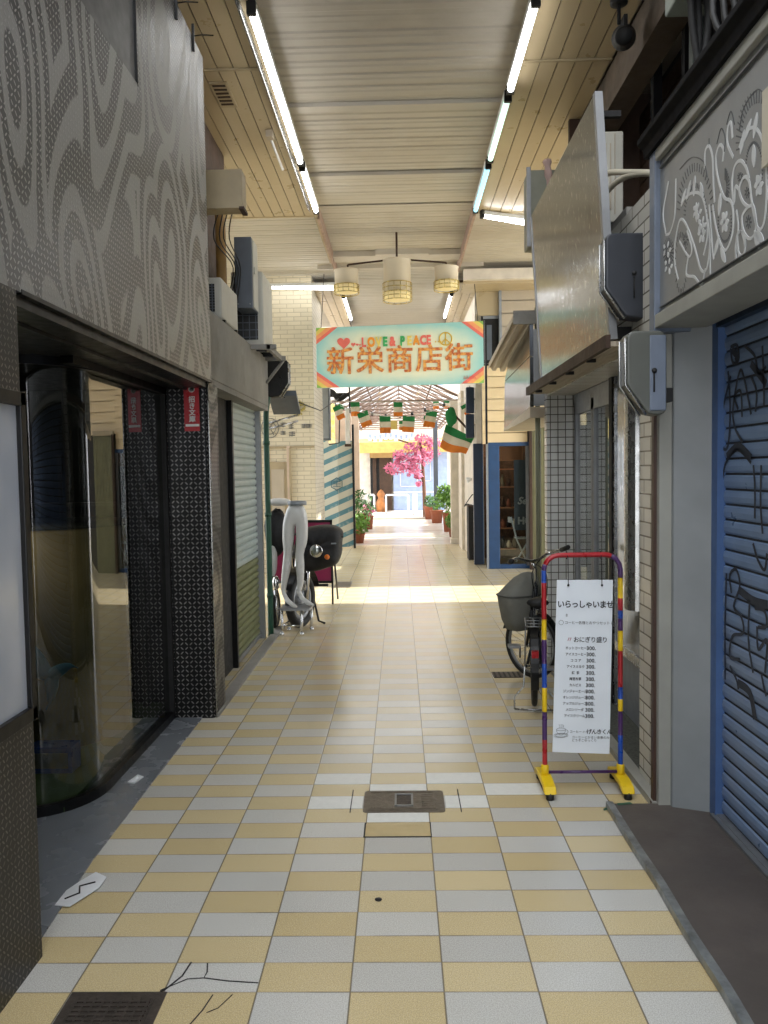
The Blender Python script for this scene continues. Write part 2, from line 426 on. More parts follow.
_p = M_mirror.xyz(); M_mirror.col(M_mirror.mix(M_mirror.step(M_mirror.noise(16, M_mirror.comb(M_mirror.ma('MULTIPLY', _p[1], 2.5), _p[2]), 2), .6, .68), srgb((124, 130, 138)), srgb((190, 194, 198)))); M_mirror.set(.15, 1)
M_mirror.bump(M_mirror.noise(2.2, M_mirror.comb(_p[1], M_mirror.ma('MULTIPLY', _p[2], .3)), detail=3), .012, .35); M_mirror = M_mirror.m
M_glassD = glassy('dark_shop_glass', (165, 175, 165), .95, .05, .008)
M_glassC = glassy('clear_pane', (225, 230, 230), .8, .04, .01)
M_stripe = stripes_mat('striped_gate_paint')
M_signbg = sign_paint()
k = N('translucent_roof_sheet'); _tr = k.n('ShaderNodeBsdfTransparent'); _tl = k.n('ShaderNodeBsdfTranslucent'); _tl.inputs[0].default_value = (.5, .5, .49, 1)
_mx = k.n('ShaderNodeMixShader'); _mx.inputs[0].default_value = .75; k.l(_tr.outputs[0], _mx.inputs[1]); k.l(_tl.outputs[0], _mx.inputs[2])
k.l(_mx.outputs[0], [n for n in k.t.nodes if n.type == 'OUTPUT_MATERIAL'][0].inputs[0]); k.t.nodes.remove(k.b); M_trans = k.m

# ------------------------------------------------------------------ ground
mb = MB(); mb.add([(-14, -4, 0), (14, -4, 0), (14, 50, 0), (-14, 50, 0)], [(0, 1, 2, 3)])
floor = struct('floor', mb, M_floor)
# cracks in the paving
def crack(pts, w=.005):
    m_ = MB(); P = [(x, y, .0006) for x, y in pts]; ribbon(m_, P, w, (0, 0, 1), .0008); m_.build('crack', M_ink, floor)
crack([(-.71, 2.47), (-.72, 2.40), (-.755, 2.335), (-.77, 2.32)], .006)
crack([(-.655, 2.465), (-.645, 2.42), (-.648, 2.39), (-.57, 2.375), (-.47, 2.365)], .005)
crack([(-.648, 2.39), (-.70, 2.385), (-.77, 2.33)], .004)
crack([(-.60, 2.31), (-.615, 2.24), (-.64, 2.17)], .004); crack([(-.54, 2.31), (-.57, 2.25), (-.60, 2.23)], .003)
# left slate step in front of the window
mb = MB(); mb.prism([(-1.262, 2.5), (-1.305, 3.15), (-1.325, 5.03), (-3.4, 5.03), (-3.4, 2.5)], 2, -.05, .006)
struct('trim_1', mb, M_slate)
mb = MB(); mb.box((-1.30, 5.05, -.02), (-1.22, 8.0, .02)); struct('trim_2', mb, M_concrete)

# ------------------------------------------------------------------ left building
WL = -1.22
mb = MB()
mb.m(0).box((WL, -3, 0), (-1.6, 2.505, 2.2)); o = struct('wall_left', mb, [M_plateN])
mb = MB(); mb.box((WL, 3.79, 2.2), (-1.6, 5.1, 4.26)); mb.box((WL, -3, 2.2), (-1.6, 3.79, 3.46))
struct('panel', mb, M_plateL, o)
mb = MB(); mb.box((WL-.01, -3, 3.46), (-1.6, 3.79, 4.26)); mb.build('plain_panel', M_grey, o)
mb = MB(); mb.box((WL+.002, 3.786, 3.45), (WL-.03, 3.792, 4.26)); mb.box((WL+.003, 2.54, 2.195), (WL-.03, 5.1, 2.21)); mb.build('edge_strip', M_black, o)
mb = MB()
for px, py in ((175, 3), (192, 36)):
    q = onX(px, py, WL); y, z = q.y, q.z
    mb.box((WL, y-.006, z-.09), (WL+.014, y+.006, z+.07))
    mb.tube([(WL+.014, y, z), (WL+.06, y, z+.005), (WL+.13, y, z+.0)], .004, 6)
mb.build('hook_bracket', M_black, o)
# soffit over the recessed window
mb = MB(); mb.box((WL-.02, 2.54, 2.16), (-3.4, 5.03, 2.2)); mb.box((-1.50, 3.6, 2.125), (-1.56, 5.03, 2.16)); mb.box((-1.36, 2.54, 2.145), (-1.38, 5.03, 2.16))
st(mb.build('ceiling_recess', M_black))
# shop interior
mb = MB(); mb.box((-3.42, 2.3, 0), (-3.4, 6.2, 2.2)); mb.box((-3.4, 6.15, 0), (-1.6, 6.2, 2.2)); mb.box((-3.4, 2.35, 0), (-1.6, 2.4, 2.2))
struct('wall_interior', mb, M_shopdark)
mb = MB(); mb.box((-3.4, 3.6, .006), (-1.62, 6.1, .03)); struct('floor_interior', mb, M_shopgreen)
# window glass: runs along the alley then turns in round the corner
path = [(-1.53, 5.03), (-1.53, 3.88)]+[(-1.83+.3*math.cos(a), 3.88+.33*math.sin(a)) for a in [-(i/10)*PI/2 for i in range(1, 11)]]+[(-3.38, 3.55)]
def wallsheet(mb, path, z0, z1, th):
    n = len(path); vs = []
    for i, (x, y) in enumerate(path):
        a = Vector(path[max(i-1, 0)]); b = Vector(path[min(i+1, n-1)]); t = (b-a).normalized(); nn = Vector((-t.y, t.x))*th
        vs += [(x, y, z0), (x, y, z1), (x+nn.x, y+nn.y, z1), (x+nn.x, y+nn.y, z0)]
    for i in range(n-1):
        a = 4*i; b = a+4; mb.add([vs[a+k] for k in range(4)]+[vs[b+k] for k in range(4)], [(0,1,5,4),(1,2,6,5),(2,3,7,6),(3,0,4,7)]+([(0,3,2,1)] if i == 0 else [])+([(4,5,6,7)] if i == n-2 else []), False)
    return mb
mb = MB(); n = len(path); vs = [(x, y, .05) for x, y in path]+[(x, y, 2.13) for x, y in path]
mb.add(vs, [(i, i+1, n+i+1, n+i) for i in range(n-1)], True)
w1 = mb.build('window_1', M_glassD); st(w1)
mb = MB(); mb.box((-1.56, 5.0, 0), (-1.50, 5.03, 2.16)); mb.build('window_post', M_blackmatt, w1)
mb = wallsheet(MB(), path, .006, .055, .03); mb.build('window_frame', M_black, w1)
mb = wallsheet(MB(), path, 2.12, 2.17, .03); mb.build('window_head', M_black, w1)
# things in the window
t = thing('display_counter', 'tan rounded display counter behind the curved shop window', 'counter', (-2.1, 4.6, .03))
mb = MB(); mb.lathe([(.42, .03), (.42, 1.28), (.40, 1.30), (0, 1.30)], (-2.15, 4.75, 0), 32); mb.build('drum', M_shoptan, t)
mb = MB(); mb.lathe([(.44, 1.30), (.44, 1.33), (0, 1.33)], (-2.15, 4.75, 0), 32); mb.build('top', M_shopdark, t)
WY = 4.05
mb = MB(); mb.tube(smooth_pts([onY(24, 655, WY), onY(34, 662, WY), onY(44, 672, WY), onY(52, 676, WY)]), [.075*(1-i/24) for i in range(16)], 12)
tp = [.03, .034, .036, .036, .034, .032, .03, .027, .024, .02, .016, .01, .006, .004, .003, .002]
mb.tube(smooth_pts([onY(50, 677, WY), onY(60, 670, WY), onY(70, 666, WY), onY(78, 668, WY)]), tp, 10)
mb.tube(smooth_pts([onY(51, 674, WY), onY(52, 688, WY), onY(50, 700, WY), onY(46, 710, WY)]), tp, 10)
tag(mb.build('plush_whale', M_plush), 'blue plush tail hanging behind the curved shop window glass', 'toy')
t = thing('paper_box', 'small blue printed box low behind the curved shop window', 'box', (-1.8, 4.0, .03))
mb = MB(); mb.box((-2.0, 4.02, .03), (-1.76, 4.14, .17)); mb.build('carton', M_blup, t, .004)
mb = MB(); mb.box((-1.98, 4.012, .06), (-1.78, 4.021, .14)); mb.build('label_panel', M_grey, t)
mb = MB()
for z in (.5, .95, 1.4): mb.box((-2.9, 5.2, z), (-1.75, 5.55, z+.025))
for x in (-2.9, -2.3, -1.77): mb.box((x, 5.2, .03), (x+.03, 5.55, 1.75))
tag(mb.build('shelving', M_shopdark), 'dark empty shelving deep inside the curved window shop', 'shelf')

wl_ = bpy.data.lights.new('shop_window_fill', 'POINT'); wl_.energy = 4; wl_.color = (1, .88, .7); wl_.shadow_soft_size = .1; wo_ = bpy.data.objects.new('shop_window_fill', wl_); COL.objects.link(wo_); wo_.location = (-2.1, 3.95, 1.3)  # added fill light without a fitting, brightens the window interior
# near left poster case
t = thing('poster_case', 'large pale poster case on the dimpled wall at the picture left edge', 'poster case', (-1.2, 1.9, .8))
mb = MB(); y0, y1, z0, z1 = .9, 2.47, .82, 1.87
for a, b in (((WL, y0, z0), (WL+.035, y1, z0+.045)), ((WL, y0, z1-.045), (WL+.035, y1, z1)), ((WL, y0, z0), (WL+.035, y0+.04, z1)), ((WL, y1-.035, z0), (WL+.035, y1, z1))): mb.box(a, b)
mb.build('frame', M_black, t, .003)
kk = N('washed_out_poster'); _q = kk.comb(kk.xyz()[1], kk.ma('MULTIPLY', kk.xyz()[2], .6))
kk.col(kk.mix(kk.step(kk.noise(2.2, _q, 3), .3, .7), srgb((150, 158, 172)), srgb((208, 210, 214)))); kk.set(.15, 0)
mb = MB(); mb.box((WL+.001, y0+.03, z0+.03), (WL+.018, y1-.03, z1-.03)); mb.build('sheet', kk.m, t)
# black plated pillar
mb = MB(); mb.prism([(-1.56, 5.03)]+[(-1.235-.03+.03*math.cos(a), 5.06+.03*math.sin(a)) for a in [-PI/2+i*PI/10 for i in range(6)]]+[(-1.235, 5.32), (-1.56, 5.32)], 2, 0, 2.2)
pil = struct('wall_left_pillar', mb, M_plateB)
mb = MB(); mb.tube([(-1.233, 5.045, 0), (-1.233, 5.045, 2.2)], .006, 8); mb.build('edge_strip', M_steel, pil)
t = thing('door_sticker', 'red vertical sticker with white lettering on the black plated pillar', 'sticker', (-1.38, 5.02, 1.9))
a = onY(183.5, 384, 5.026); b = onY(200, 431, 5.026)
mb = MB(); mb.m(0).box((a.x, 5.022, b.z), (b.x, 5.029, a.z)); mb.m(1).box((a.x+.008, 5.019, b.z+.03), (b.x-.002, 5.023, b.z+.045))
mb.build('sheet', [M_red, M_white], t)
cx = (a.x+b.x)/2+.005
text('lettering', '招\nき\n文\n庫', M_white, t, (cx-.022, 5.018, a.z-.115), .042, line=1.0, off=.0, ext=.001, bold=.001)
mb = MB(); mb.lathe([(.013, 0), (.02, 0), (.02, .003), (.013, .003), (.013, 0)], (cx-.002, 5.019, a.z-.035), 20, 1); mb.build('round_emblem', M_white, t)

# dark doorway, shutter and concrete band
mb = MB(); mb.box((-1.40, 5.32, 0), (-1.5, 6.38, 2.3)); struct('door_1', mb, M_blackmatt)
mb = MB(); mb.box((-1.25, 5.1, 2.24), (-1.75, 7.5, 2.7)); o = struct('wall_left_band', mb, M_concrete, bevel=.008)
mb = MB(); mb.box((-1.255, 5.1, 2.2), (-1.5, 7.5, 2.24)); mb.build('drip_edge', M_concrete, o)
mb = MB(); mb.box((-1.5, 5.3, 0), (-3, 7.5, 2.24)); mb.box((-1.75, 5.1, 2.24), (-3, 7.5, 6.5)); struct('wall_left_back', mb, M_blackmatt)
def shutter(name, X, y0, y1, z0, z1, pitch, mats, side, zsplit=None, depth=.018, label=None):
    t = thing(name, label, 'shutter', (X, (y0+y1)/2, z0))
    prof = []; zz = z0; n = int((z1-z0)/pitch)
    lo = []; hi = []
    for i in range(n+1):
        z = z0+i*pitch
        seg = [(X, z), (X+side*depth*.75, z+pitch*.18), (X+side*depth, z+pitch*.5), (X+side*depth*.75, z+pitch*.82), (X, z+pitch*.94)]
        (lo if zsplit and z < zsplit else hi).append(seg)
    def sh(segs, m_, nm):
        if not segs: return
        pr = [p for s_ in segs for p in s_]+[(X, segs[-1][-1][1]+pitch*.06)]
        b_ = MB(); b_.sheet(pr, 1, y0, y1); b_.build(nm, m_, t)
    sh(hi, mats[0], 'slat_curtain'); sh(lo, mats[1] if len(mats) > 1 else mats[0], 'lower_slat_curtain')
    return t
t = shutter('roller_shutter', -1.40, 6.38, 7.5, .04, 2.2, .063, (M_gshut, M_gshut2), 1, .78, label='pale grey roller shutter with green-stained foot beside the dark doorway')
mb = MB(); mb.box((-1.42, 6.34, 0), (-1.36, 6.39, 2.24)); mb.build('guide_rail', M_black, t)
mb = MB(); mb.box((-1.42, 7.49, 0), (-1.34, 7.56, 2.24)); mb.build('guide_rail', M_alu, t)
mb = MB(); mb.box((-1.41, 6.39, .02), (-1.37, 7.49, .06)); mb.build('bottom_bar', M_alu, t)
mb = MB(); mb.tube(smooth_pts([(-1.30, 7.62, 0), (-1.30, 7.62, 1.0), (-1.30, 7.62, 2.0), (-1.29, 7.62, 2.25), (-1.25, 7.62, 2.45)]), .028, 10)
for z in (.4, 1.2, 1.9): mb.tube([(-1.30, 7.62, z-.02), (-1.30, 7.62, z+.02)], .034, 10)
tag(mb.build('drain_pipe', M_green), 'green vertical drain pipe at the corner beside the pale roller shutter', 'pipe')

# air conditioners and boxes on the left ledge
def ac_unit(label, x0, x1, y0, y1, z0, z1, grille_side='y', group=None, fan=True):
    t = thing('ac_unit', label, 'air conditioner', ((x0+x1)/2, (y0+y1)/2, z0), group)
    mb = MB(); mb.box((x0, y0, z0), (x1, y1, z1)); mb.build('casing', M_ac, t, .015, 3)
    mb = MB()
    if grille_side == 'y':
        mb.m(0).box((x0+.03, y0-.004, z0+.05), (x1-.05, y0+.01, z1-.05)); mb.m(1)
        for i in range(9):
            z = z0+.07+i*(z1-z0-.14)/8; mb.box((x0+.03, y0-.01, z), (x1-.05, y0-.004, z+.006))
        for i in range(4):
            x = x0+.04+i*(x1-x0-.11)/3; mb.box((x, y0-.012, z0+.05), (x+.006, y0-.006, z1-.05))
    mb.build('grille', [M_acdark, M_gbox], t)
    mb = MB()
    yc = (y0+y1)/2-.05; zc = (z0+z1)/2; r = min(y1-y0, z1-z0)*.4
    sx = x1 if x1 > -1.5 and x1 < 0 else x0; s_ = 1 if sx == x1 else -1
    for i in range(5):
        rr = r*(i+1)/5; mb.tube([(sx+s_*.006, yc+rr*math.cos(a), zc+rr*math.sin(a)) for a in [j*2*PI/24 for j in range(24)]], .003, 5, closed=True)
    if fan: mb.build('fan_guard', M_gbox, t)
    mb = MB()
    for yy in (y0+.08, y1-.08): mb.box((x0-.01, yy-.02, z0-.04), (x1+.01, yy+.02, z0+.002))
    mb.build('foot', M_black, t)
    return t
ac_unit('cream outdoor unit with dark mesh end on the grey ledge, nearer of two', -1.62, -1.285, 5.75, 6.32, 2.74, 3.04, fan=False)
t = thing('meter_box', 'tall blue-grey metal box above the grey ledge on the left', 'box', (-1.3, 6.7, 2.99))
mb = MB(); mb.box((-1.36, 6.6, 2.99), (-1.215, 6.85, 3.58)); mb.build('casing', M_gbox, t, .006)
mb = MB(); mb.box((-1.214, 6.62, 3.0), (-1.205, 6.83, 3.56)); mb.box((-1.206, 6.64, 3.28), (-1.195, 6.66, 3.34)); mb.build('door', M_ac, t, .003)
mb = MB(); mb.box((-1.34, 6.592, 3.02), (-1.33, 6.6, 3.03)); mb.box((-1.24, 6.592, 3.02), (-1.23, 6.6, 3.03)); mb.build('screw_tab', M_alu, t)
ac_unit('cream outdoor unit with open coil end beneath the tall blue-grey box', -1.45, -1.17, 6.86, 7.35, 2.72, 3.36, fan=False)
t = thing('wall_bracket', 'weathered bracket frame under the far outdoor unit', 'bracket', (-1.2, 7.1, 2.68))
mb = MB(); mb.box((-1.5, 6.68, 2.66), (-1.04, 6.72, 2.70)); mb.box((-1.5, 7.36, 2.66), (-1.06, 7.40, 2.70)); mb.box((-1.12, 6.68, 2.655), (-1.09, 7.40, 2.70)); mb.build('frame', M_concrete, t)
mb = MB(); mb.tube([(-1.08, 7.38, 2.66), (-1.25, 7.38, 2.45)], .015, 6); mb.build('strut', M_concrete, t)
t = thing('duct_box', 'beige square duct box under the plank soffit on the left', 'duct', (-1.2, 5.8, 3.48))
mb = MB(); mb.box((-1.6, 5.6, 3.48), (-1.085, 5.74, 3.75)); mb.build('casing', M_beigeb, t, .004)
mb = MB(); mb.box((-1.11, 5.595, 3.47), (-1.075, 5.74, 3.49)); mb.build('bottom_lip', M_wood, t)
mb = MB(); mb.tube([(-1.43, 6.42, 2.7), (-1.43, 6.42, 3.9)], .042, 12); tag(mb.build('vent_pipe', M_pipe), 'ochre vertical pipe rising behind the outdoor unit on the left', 'pipe')
mb = MB()
for i in range(4): mb.tube(smooth_pts([(-1.36+.035*i, 6.05, 3.6), (-1.40+.04*i, 6.06+.03*math.sin(i*2), 3.4), (-1.35+.02*i, 6.5, 3.3), (-1.42+.03*i, 6.5, 3.0)]), .005, 6)
tag(mb.build('cable_bundle', M_rubber), 'loose black cables hanging beside the ochre pipe on the left', 'cable')
mb = MB(); mb.box((-1.75, 5.1, 2.7), (-1.62, 7.5, 4.6)); struct('wall_left_upper', mb, M_wood)
mb = MB(); mb.tube([(-1.45, 5.5, 2.7), (-1.45, 5.5, 4.4)], .025, 10); tag(mb.build('downpipe', M_ivory), 'slim ivory downpipe tight behind the swirl patterned facade', 'pipe')

def lamp_box(name, label, x0, x1, z0, z1, y0, y1, m1, m2, cut=.09, split=None, side=-1):
    """rounded projecting sign box with one chamfered lower corner"""
    t = thing(name, label, 'sign box', ((x0+x1)/2, (y0+y1)/2, z0))
    r = .035
    if side < 0: P = arc((x1-r, z0+r), r, -PI/2, 0, 4)+arc((x1-r, z1-r), r, 0, PI/2, 4)+arc((x0+r, z1-r), r, PI/2, PI, 4)+[(x0, z0+cut*1.5), (x0+cut, z0+.01)]
    else: P = [(x1-cut, z0+.01), (x1, z0+cut*1.5)]+arc((x1-r, z1-r), r, 0, PI/2, 4)+arc((x0+r, z1-r), r, PI/2, PI, 4)+arc((x0+r, z0+r), r, PI, 1.5*PI, 4)
    mb = MB(); mb.prism(P, 1, y0, y1); mb.build('body', m1, t, .01, 3)
    xs = x0 if side < 0 else x1; d = -1 if side < 0 else 1
    # lit face edge and chrome rim running round the outer side
    Q = [(xs+d*.004, z1-.03), (xs+d*.004, z0+cut*1.5), (xs-d*cut+d*.004, z0+.004)]
    mb = MB(); mb.tube([(q[0], y0+.012, q[1]) for q in Q], .006, 6); mb.tube([(q[0], y1-.012, q[1]) for q in Q], .006, 6); mb.build('rim', M_steel, t)
    mb = MB(); mb.box((xs+d*.003, y0+.03, z0+cut*1.5), (xs-d*.01, y1-.03, z1-.04)); mb.build('face', M_lightgrey, t)
    if split: mb = MB(); mb.box((split, y0-.004, z0+.02), (x1-.004, y0+.02, z1-.02)); mb.build('side_panel', m2, t, .004)
    mb = MB(); mb.ball(((x0+x1)/2+.03, y0-.006, (z0+z1)/2+.01), .012, seg=10, ring=6); mb.tube([((x0+x1)/2+.03, y0-.004, z0+.1), ((x0+x1)/2+.03, y0-.004, z0+.2)], .004, 6); mb.build('latch', M_rubber, t)
    mb = MB(); xi = x1 if side < 0 else x0; mb.box((xi-.01, (y0+y1)/2-.03, z0+.06), (xi+d*-.035, (y0+y1)/2+.03, z0+.12)); mb.build('wall_arm', M_blackmatt, t)
    return t
lamp_box('sign_box', 'black rounded sign box at the end of the grey ledge on the left', -1.275, -1.07, 2.34, 2.70, 7.58, 7.72, M_blackmatt, M_blackmatt, .09, side=1)
t = thing('tilted_awning', 'small folded grey awning below the black sign box on the left', 'awning', (-1.1, 7.8, 2.2))
mb = MB(); mb.prism([(7.78, 2.42), (8.1, 2.24), (8.1, 2.21), (7.78, 2.37)], 0, -1.30, -1.02); mb.build('canopy', M_gbox, t)
mb = MB(); mb.tube([(-1.3, 7.78, 2.1), (-1.05, 8.1, 2.2)], .01, 6); mb.tube([(-1.3, 7.85, 2.05), (-1.05, 8.1, 2.14)], .01, 6); mb.build('stay', M_steel, t)

# ------------------------------------------------------------------ ceiling
def planks(name, x0, x1, y0, y1, z, m_=M_beige, pitch=.119, seams=()):
    mb = MB(); n = int(round((x1-x0)/pitch)); 
    mb.m(1).box((x0, y0, z+.012), (x1, y1, z+.05)); mb.m(0)
    for i in range(n):
        a = x0+i*(x1-x0)/n; mb.box((a+.004, y0, z), (a+(x1-x0)/n-.004, y1, z+.014))
    o = st(mb.build(name, [m_, M_wood]))
    for y in seams: mb = MB(); mb.box((x0, y-.012, z-.012), (x1, y+.012, z+.002)); mb.build('joint_strip', M_beigeb, o)
    return o
SZ = 4.6
sl = planks('ceiling_left_soffit', -2.02, -.95, 4.2, 9.28, SZ, seams=(5.92,))
sr = planks('ceiling_right_soffit', .95, 1.60, 4.2, 9.3, SZ, seams=(5.92,))
mb = MB(); mb.box((-2.02, 9.27, SZ-.005), (-.93, 9.30, SZ+.2)); mb.build('end_board', M_beige, sl)
mb = MB(); mb.box((.93, 9.29, SZ-.005), (1.62, 9.32, SZ+.2)); mb.build('end_board', M_beige, sr)
mb = MB(); mb.box((-.96, 4.2, SZ-.01), (-.92, 11.3, SZ+.14)); mb.box((.92, 4.2, SZ-.01), (.96, 9.3, SZ+.14)); struct('trim_3', mb, M_beigeb)
def corrugated(x0, x1, y0, y1, z, pitch=.2):
    mb = MB(); pr = []; y = y0; i = 0
    while y < y1:
        d = .018 if (i % 6) else .008
        pr += [(y, z), (y+pitch*.2, z), (y+pitch*.3, z+d), (y+pitch*.5, z+d), (y+pitch*.58, z+d*.4), (y+pitch*.8, z+d*.4), (y+pitch*.9, z)]; y += pitch; i += 1
    mb.sheet(pr, 0, x0, x1); return mb
st(corrugated(-.93, .93, 4.2, 9.3, SZ+.12).build('ceiling_corrugated', M_ceil))
cw = st(corrugated(-2.6, 2.6, 9.3, 16.8, SZ+.12).build('ceiling_crossing', M_ceil))
mb = MB()
for y in (6.75, 8.3): mb.box((-.93, y, SZ+.09), (.93, y+.10, SZ+.125))
struct('trim_4', mb, M_ceil)
mb = MB(); mb.box((-2.6, 4.2, SZ+.2), (2.6, 16.9, SZ+.26)); struct('roof_slab', mb, M_ceil)
# diagonal pinkish hanging beams at the crossing
for i, sx in enumerate((-1, 1)):
    mb = MB(); mb.box((sx*.90, 9.3, SZ-.03), (sx*.93, 11.9, SZ+.12)); tag(mb.build('ceiling_beam', M_rust), ('pinkish steel beam running on from the left row of tubes' if sx < 0 else 'pinkish steel beam running on from the right row of tubes'), 'beam')
mb = MB(); mb.box((-.95, 11.2, SZ+.05), (.95, 11.5, SZ+.13)); mb.box((-.3, 11.1, SZ+.04), (.45, 11.2, SZ+.12)); mb.box((-1.2, 11.9, SZ+.06), (1.3, 11.95, SZ+.13)); struct('trim_5', mb, M_ceil)

# fluorescent battens
def tube_light(label, p, q, em, group, drop=.0):
    P = Vector(p); Q = Vector(q); d = (Q-P).normalized(); side = d.cross(Vector((0, 0, 1))).normalized()
    t = thing('fluorescent_light', label, 'light', tuple((P+Q)/2), group)
    ang = math.atan2(d.y, d.x); L = (Q-P).length; c = (P+Q)/2
    mb = MB(); mb.obox(c+Vector((0, 0, .045)), (L/2, .03, .022), ang); mb.build('batten', M_tubewhite, t, .004)
    mb = MB(); mb.tube([P+d*.04, Q-d*.04], .025, 12); mb.build('tube', em, t)
    for e, s_ in ((P, 1), (Q, -1)):
        mb = MB(); mb.obox(e+d*s_*.015+Vector((0, 0, .015)), (.018, .03, .045), ang); mb.build('lamp_holder', M_black, t, .004)
    return t
tz = SZ-.06
ys = [5.08, 6.28, 7.50, 8.95]
GL = 'fluorescent tubes along the ceiling edges'
tube_light('long bright tube of the left row, beside the soffit vent', (-.90, 5.08, tz), (-.90, 7.56, tz), M_emit, GL)
tube_light('short-looking lit tube, second and last in the left row above the duct box', (-.90, 7.66, tz), (-.90, 8.95, tz), M_emit, GL)
tube_light('bright white tube, nearest of the right row', (.90, 5.08, tz), (.90, 6.25, tz), M_emit, GL)
tube_light('dim greenish tube in the middle of the right row', (.90, 6.35, tz), (.90, 7.6, tz), M_emit2, GL)
tube_light('bluish aged tube at the far end of the right row', (.90, 7.72, tz), (.90, 9.05, tz), M_emit3, GL)
tube_light('lit tube set across the end of the right soffit', (.98, 9.2, tz), (1.60, 9.47, tz-.03), M_emit, 'crosswise tubes over the crossing')
tube_light('lit tube set across the top of the cream brick wall', (-2.15, 12.25, 4.50), (-.95, 12.25, 4.45), M_emit, 'crosswise tubes over the crossing')
tube_light('lit tube behind the left end of the painted banner', (-.90, 13.2, tz), (-.90, 15.2, tz), M_emit, 'tubes behind the painted banner')
tube_light('lit tube behind the right part of the painted banner', (.90, 13.2, tz), (.90, 15.2, tz), M_emit, 'tubes behind the painted banner')
# cable tray beside the left row
mb = MB(); mb.box((-1.0, 5.0, SZ-.02), (-.97, 9.0, SZ)); mb.tube([(-.985, 5.0, SZ-.03), (-.985, 7, SZ-.04), (-.985, 9, SZ-.03)], .008, 6)
tag(mb.build('cable_tray', M_steel), 'thin metal cable run beside the left row of tubes', 'cable')
t = thing('ceiling_bulb', 'small unlit lamp with slim white tube on the left soffit', 'light', (-1.2, 7.0, SZ))
mb = MB(); mb.box((-1.13, 6.95, SZ-.06), (-1.07, 7.03, SZ)); mb.build('base', M_siding, t)
mb = MB(); mb.tube([(-1.10, 7.03, SZ-.04), (-1.10, 7.75, SZ-.04)], .012, 8); mb.build('tube', M_tubewhite, t)
t = thing('soffit_vent', 'small square slatted vent in the left plank soffit', 'vent', (-1.2, 6.2, SZ))
mb = MB(); mb.box((-1.42, 6.1, SZ-.012), (-1.28, 6.5, SZ)); mb.build('plate', M_beigeb, t)
mb = MB()
for i in range(6): mb.box((-1.40, 6.13+i*.06, SZ-.018), (-1.30, 6.15+i*.06, SZ-.012))
mb.build('slot', M_wood, t)

# spotlight on right soffit
t = thing('spotlight', 'black spotlight hanging from the plank soffit above the carved sign', 'spotlight', (1.46, 5.1, SZ))
mb = MB(); mb.lathe([(.055, 4.6), (.055, 4.575), (.03, 4.57), (0, 4.57)], (1.45, 5.2, 0), 20); mb.tube([(1.45, 5.2, 4.58), (1.45, 5.2, 4.45)], .012, 8); mb.build('mount', M_blackmatt, t)
R = Matrix.Rotation(.55, 3, 'Y') @ Matrix.Rotation(.5, 3, 'X')
mb = MB(); mb.lathe([(0, -.09), (.05, -.09), (.055, -.06), (.075, .08), (.078, .10), (.065, .10), (.06, .07), (0, .07)], (1.48, 5.2, 4.37), 20, 1, R); mb.build('head', M_blackmatt, t)
mb = MB(); mb.obox((1.48, 5.2, 4.45), (.012, .05, .035)); mb.build('yoke', M_blackmatt, t)

# chandelier of three drum lamps
t = thing('chandelier', 'cream and gold three-drum chandelier hanging over the crossing', 'chandelier', (0, 10.3, SZ))
mb = MB(); mb.tube([(-.64, 10.3, 4.30), (0, 10.3, 4.36), (.64, 10.3, 4.30)], .012, 8)
for x in (-.64, .64): mb.tube([(x, 10.3, 4.30), (x, 10.3, 4.22)], .012, 8)
mb.tube([(0, 10.3, 4.7), (0, 10.3, 4.34)], .014, 8); mb.build('arm', M_wood, t)
mg = mat('gold_glass_rim', (212, 190, 110), .25, .5); mc = mat('cream_drum', (212, 200, 176), .5, 0, .05)
gl = emit('glowing_glass', (236, 220, 170), .12)
for x, zt, zb, r in ((-.66, 4.23, 3.93, .16), (0, 4.34, 3.82, .185), (.64, 4.24, 3.95, .16)):
    mb = MB(); mb.lathe([(r*.2, zt), (r, zt), (r*1.0, zt-.012), (r*.96, zt-.02), (r*.96, zb+.10), (r*.93, zb+.10), (r*.93, zt-.02)], (x, 10.3, 0), 28); d = mb.build('drum_shade', mc, t)
    mb = MB(); mb.lathe([(r*.9, zb+.12), (r*.9, zb+.015), (r*.3, zb+.0)], (x, 10.3, 0), 28); mb.build('glass_ring', gl, d)
    mb = MB()
    for z in ((zb+.1, zb+.05, zb+.0) if x else (zb+.22, zb+.16, zb+.1, zb+.05, zb)):
        mb.tube([(x+r*1.02*math.cos(a), 10.3+r*1.02*math.sin(a), z) for a in [j*2*PI/28 for j in range(28)]], .006, 6, closed=True)
    for j in range(14):
        a = j*2*PI/14; mb.tube([(x+r*1.02*math.cos(a), 10.3+r*1.02*math.sin(a), zb), (x+r*1.02*math.cos(a), 10.3+r*1.02*math.sin(a), zb+(.1 if x else .22))], .004, 5)
    mb.build('gold_band', mg, d)

# ------------------------------------------------------------------ painted banner board
SY = 12.0
t = thing('arcade_sign', 'painted pastel banner board reading LOVE & PEACE over orange Japanese characters', 'sign', (.02, SY, 3.37))
c0 = onY(316, 328, SY); c1 = onY(483, 321, SY); c2 = onY(484, 383, SY); c3 = onY(317, 388, SY)
mb = MB()
P = [c3, c2, c1, c0]
vs = [tuple(p) for p in P]+[(p.x, p.y+.05, p.z) for p in P]
mb.add(vs, [(0,1,2,3),(7,6,5,4),(0,4,5,1),(1,5,6,2),(2,6,7,3),(3,7,4,0)], False); mb.build('board', M_signbg, t, .006)
def S(u, v, off=-.004):  # board coordinates 0..1
    a = c3.lerp(c2, u); b = c0.lerp(c1, u); p = a.lerp(b, v); return Vector((p.x, SY+off, p.z))
cols = [mat('sign_coral', (242, 120, 104), .5), mat('sign_peach', (250, 168, 110), .5), mat('sign_lemon', (240, 218, 110), .5), mat('sign_lime', (150, 200, 96), .5)]
mb = MB()
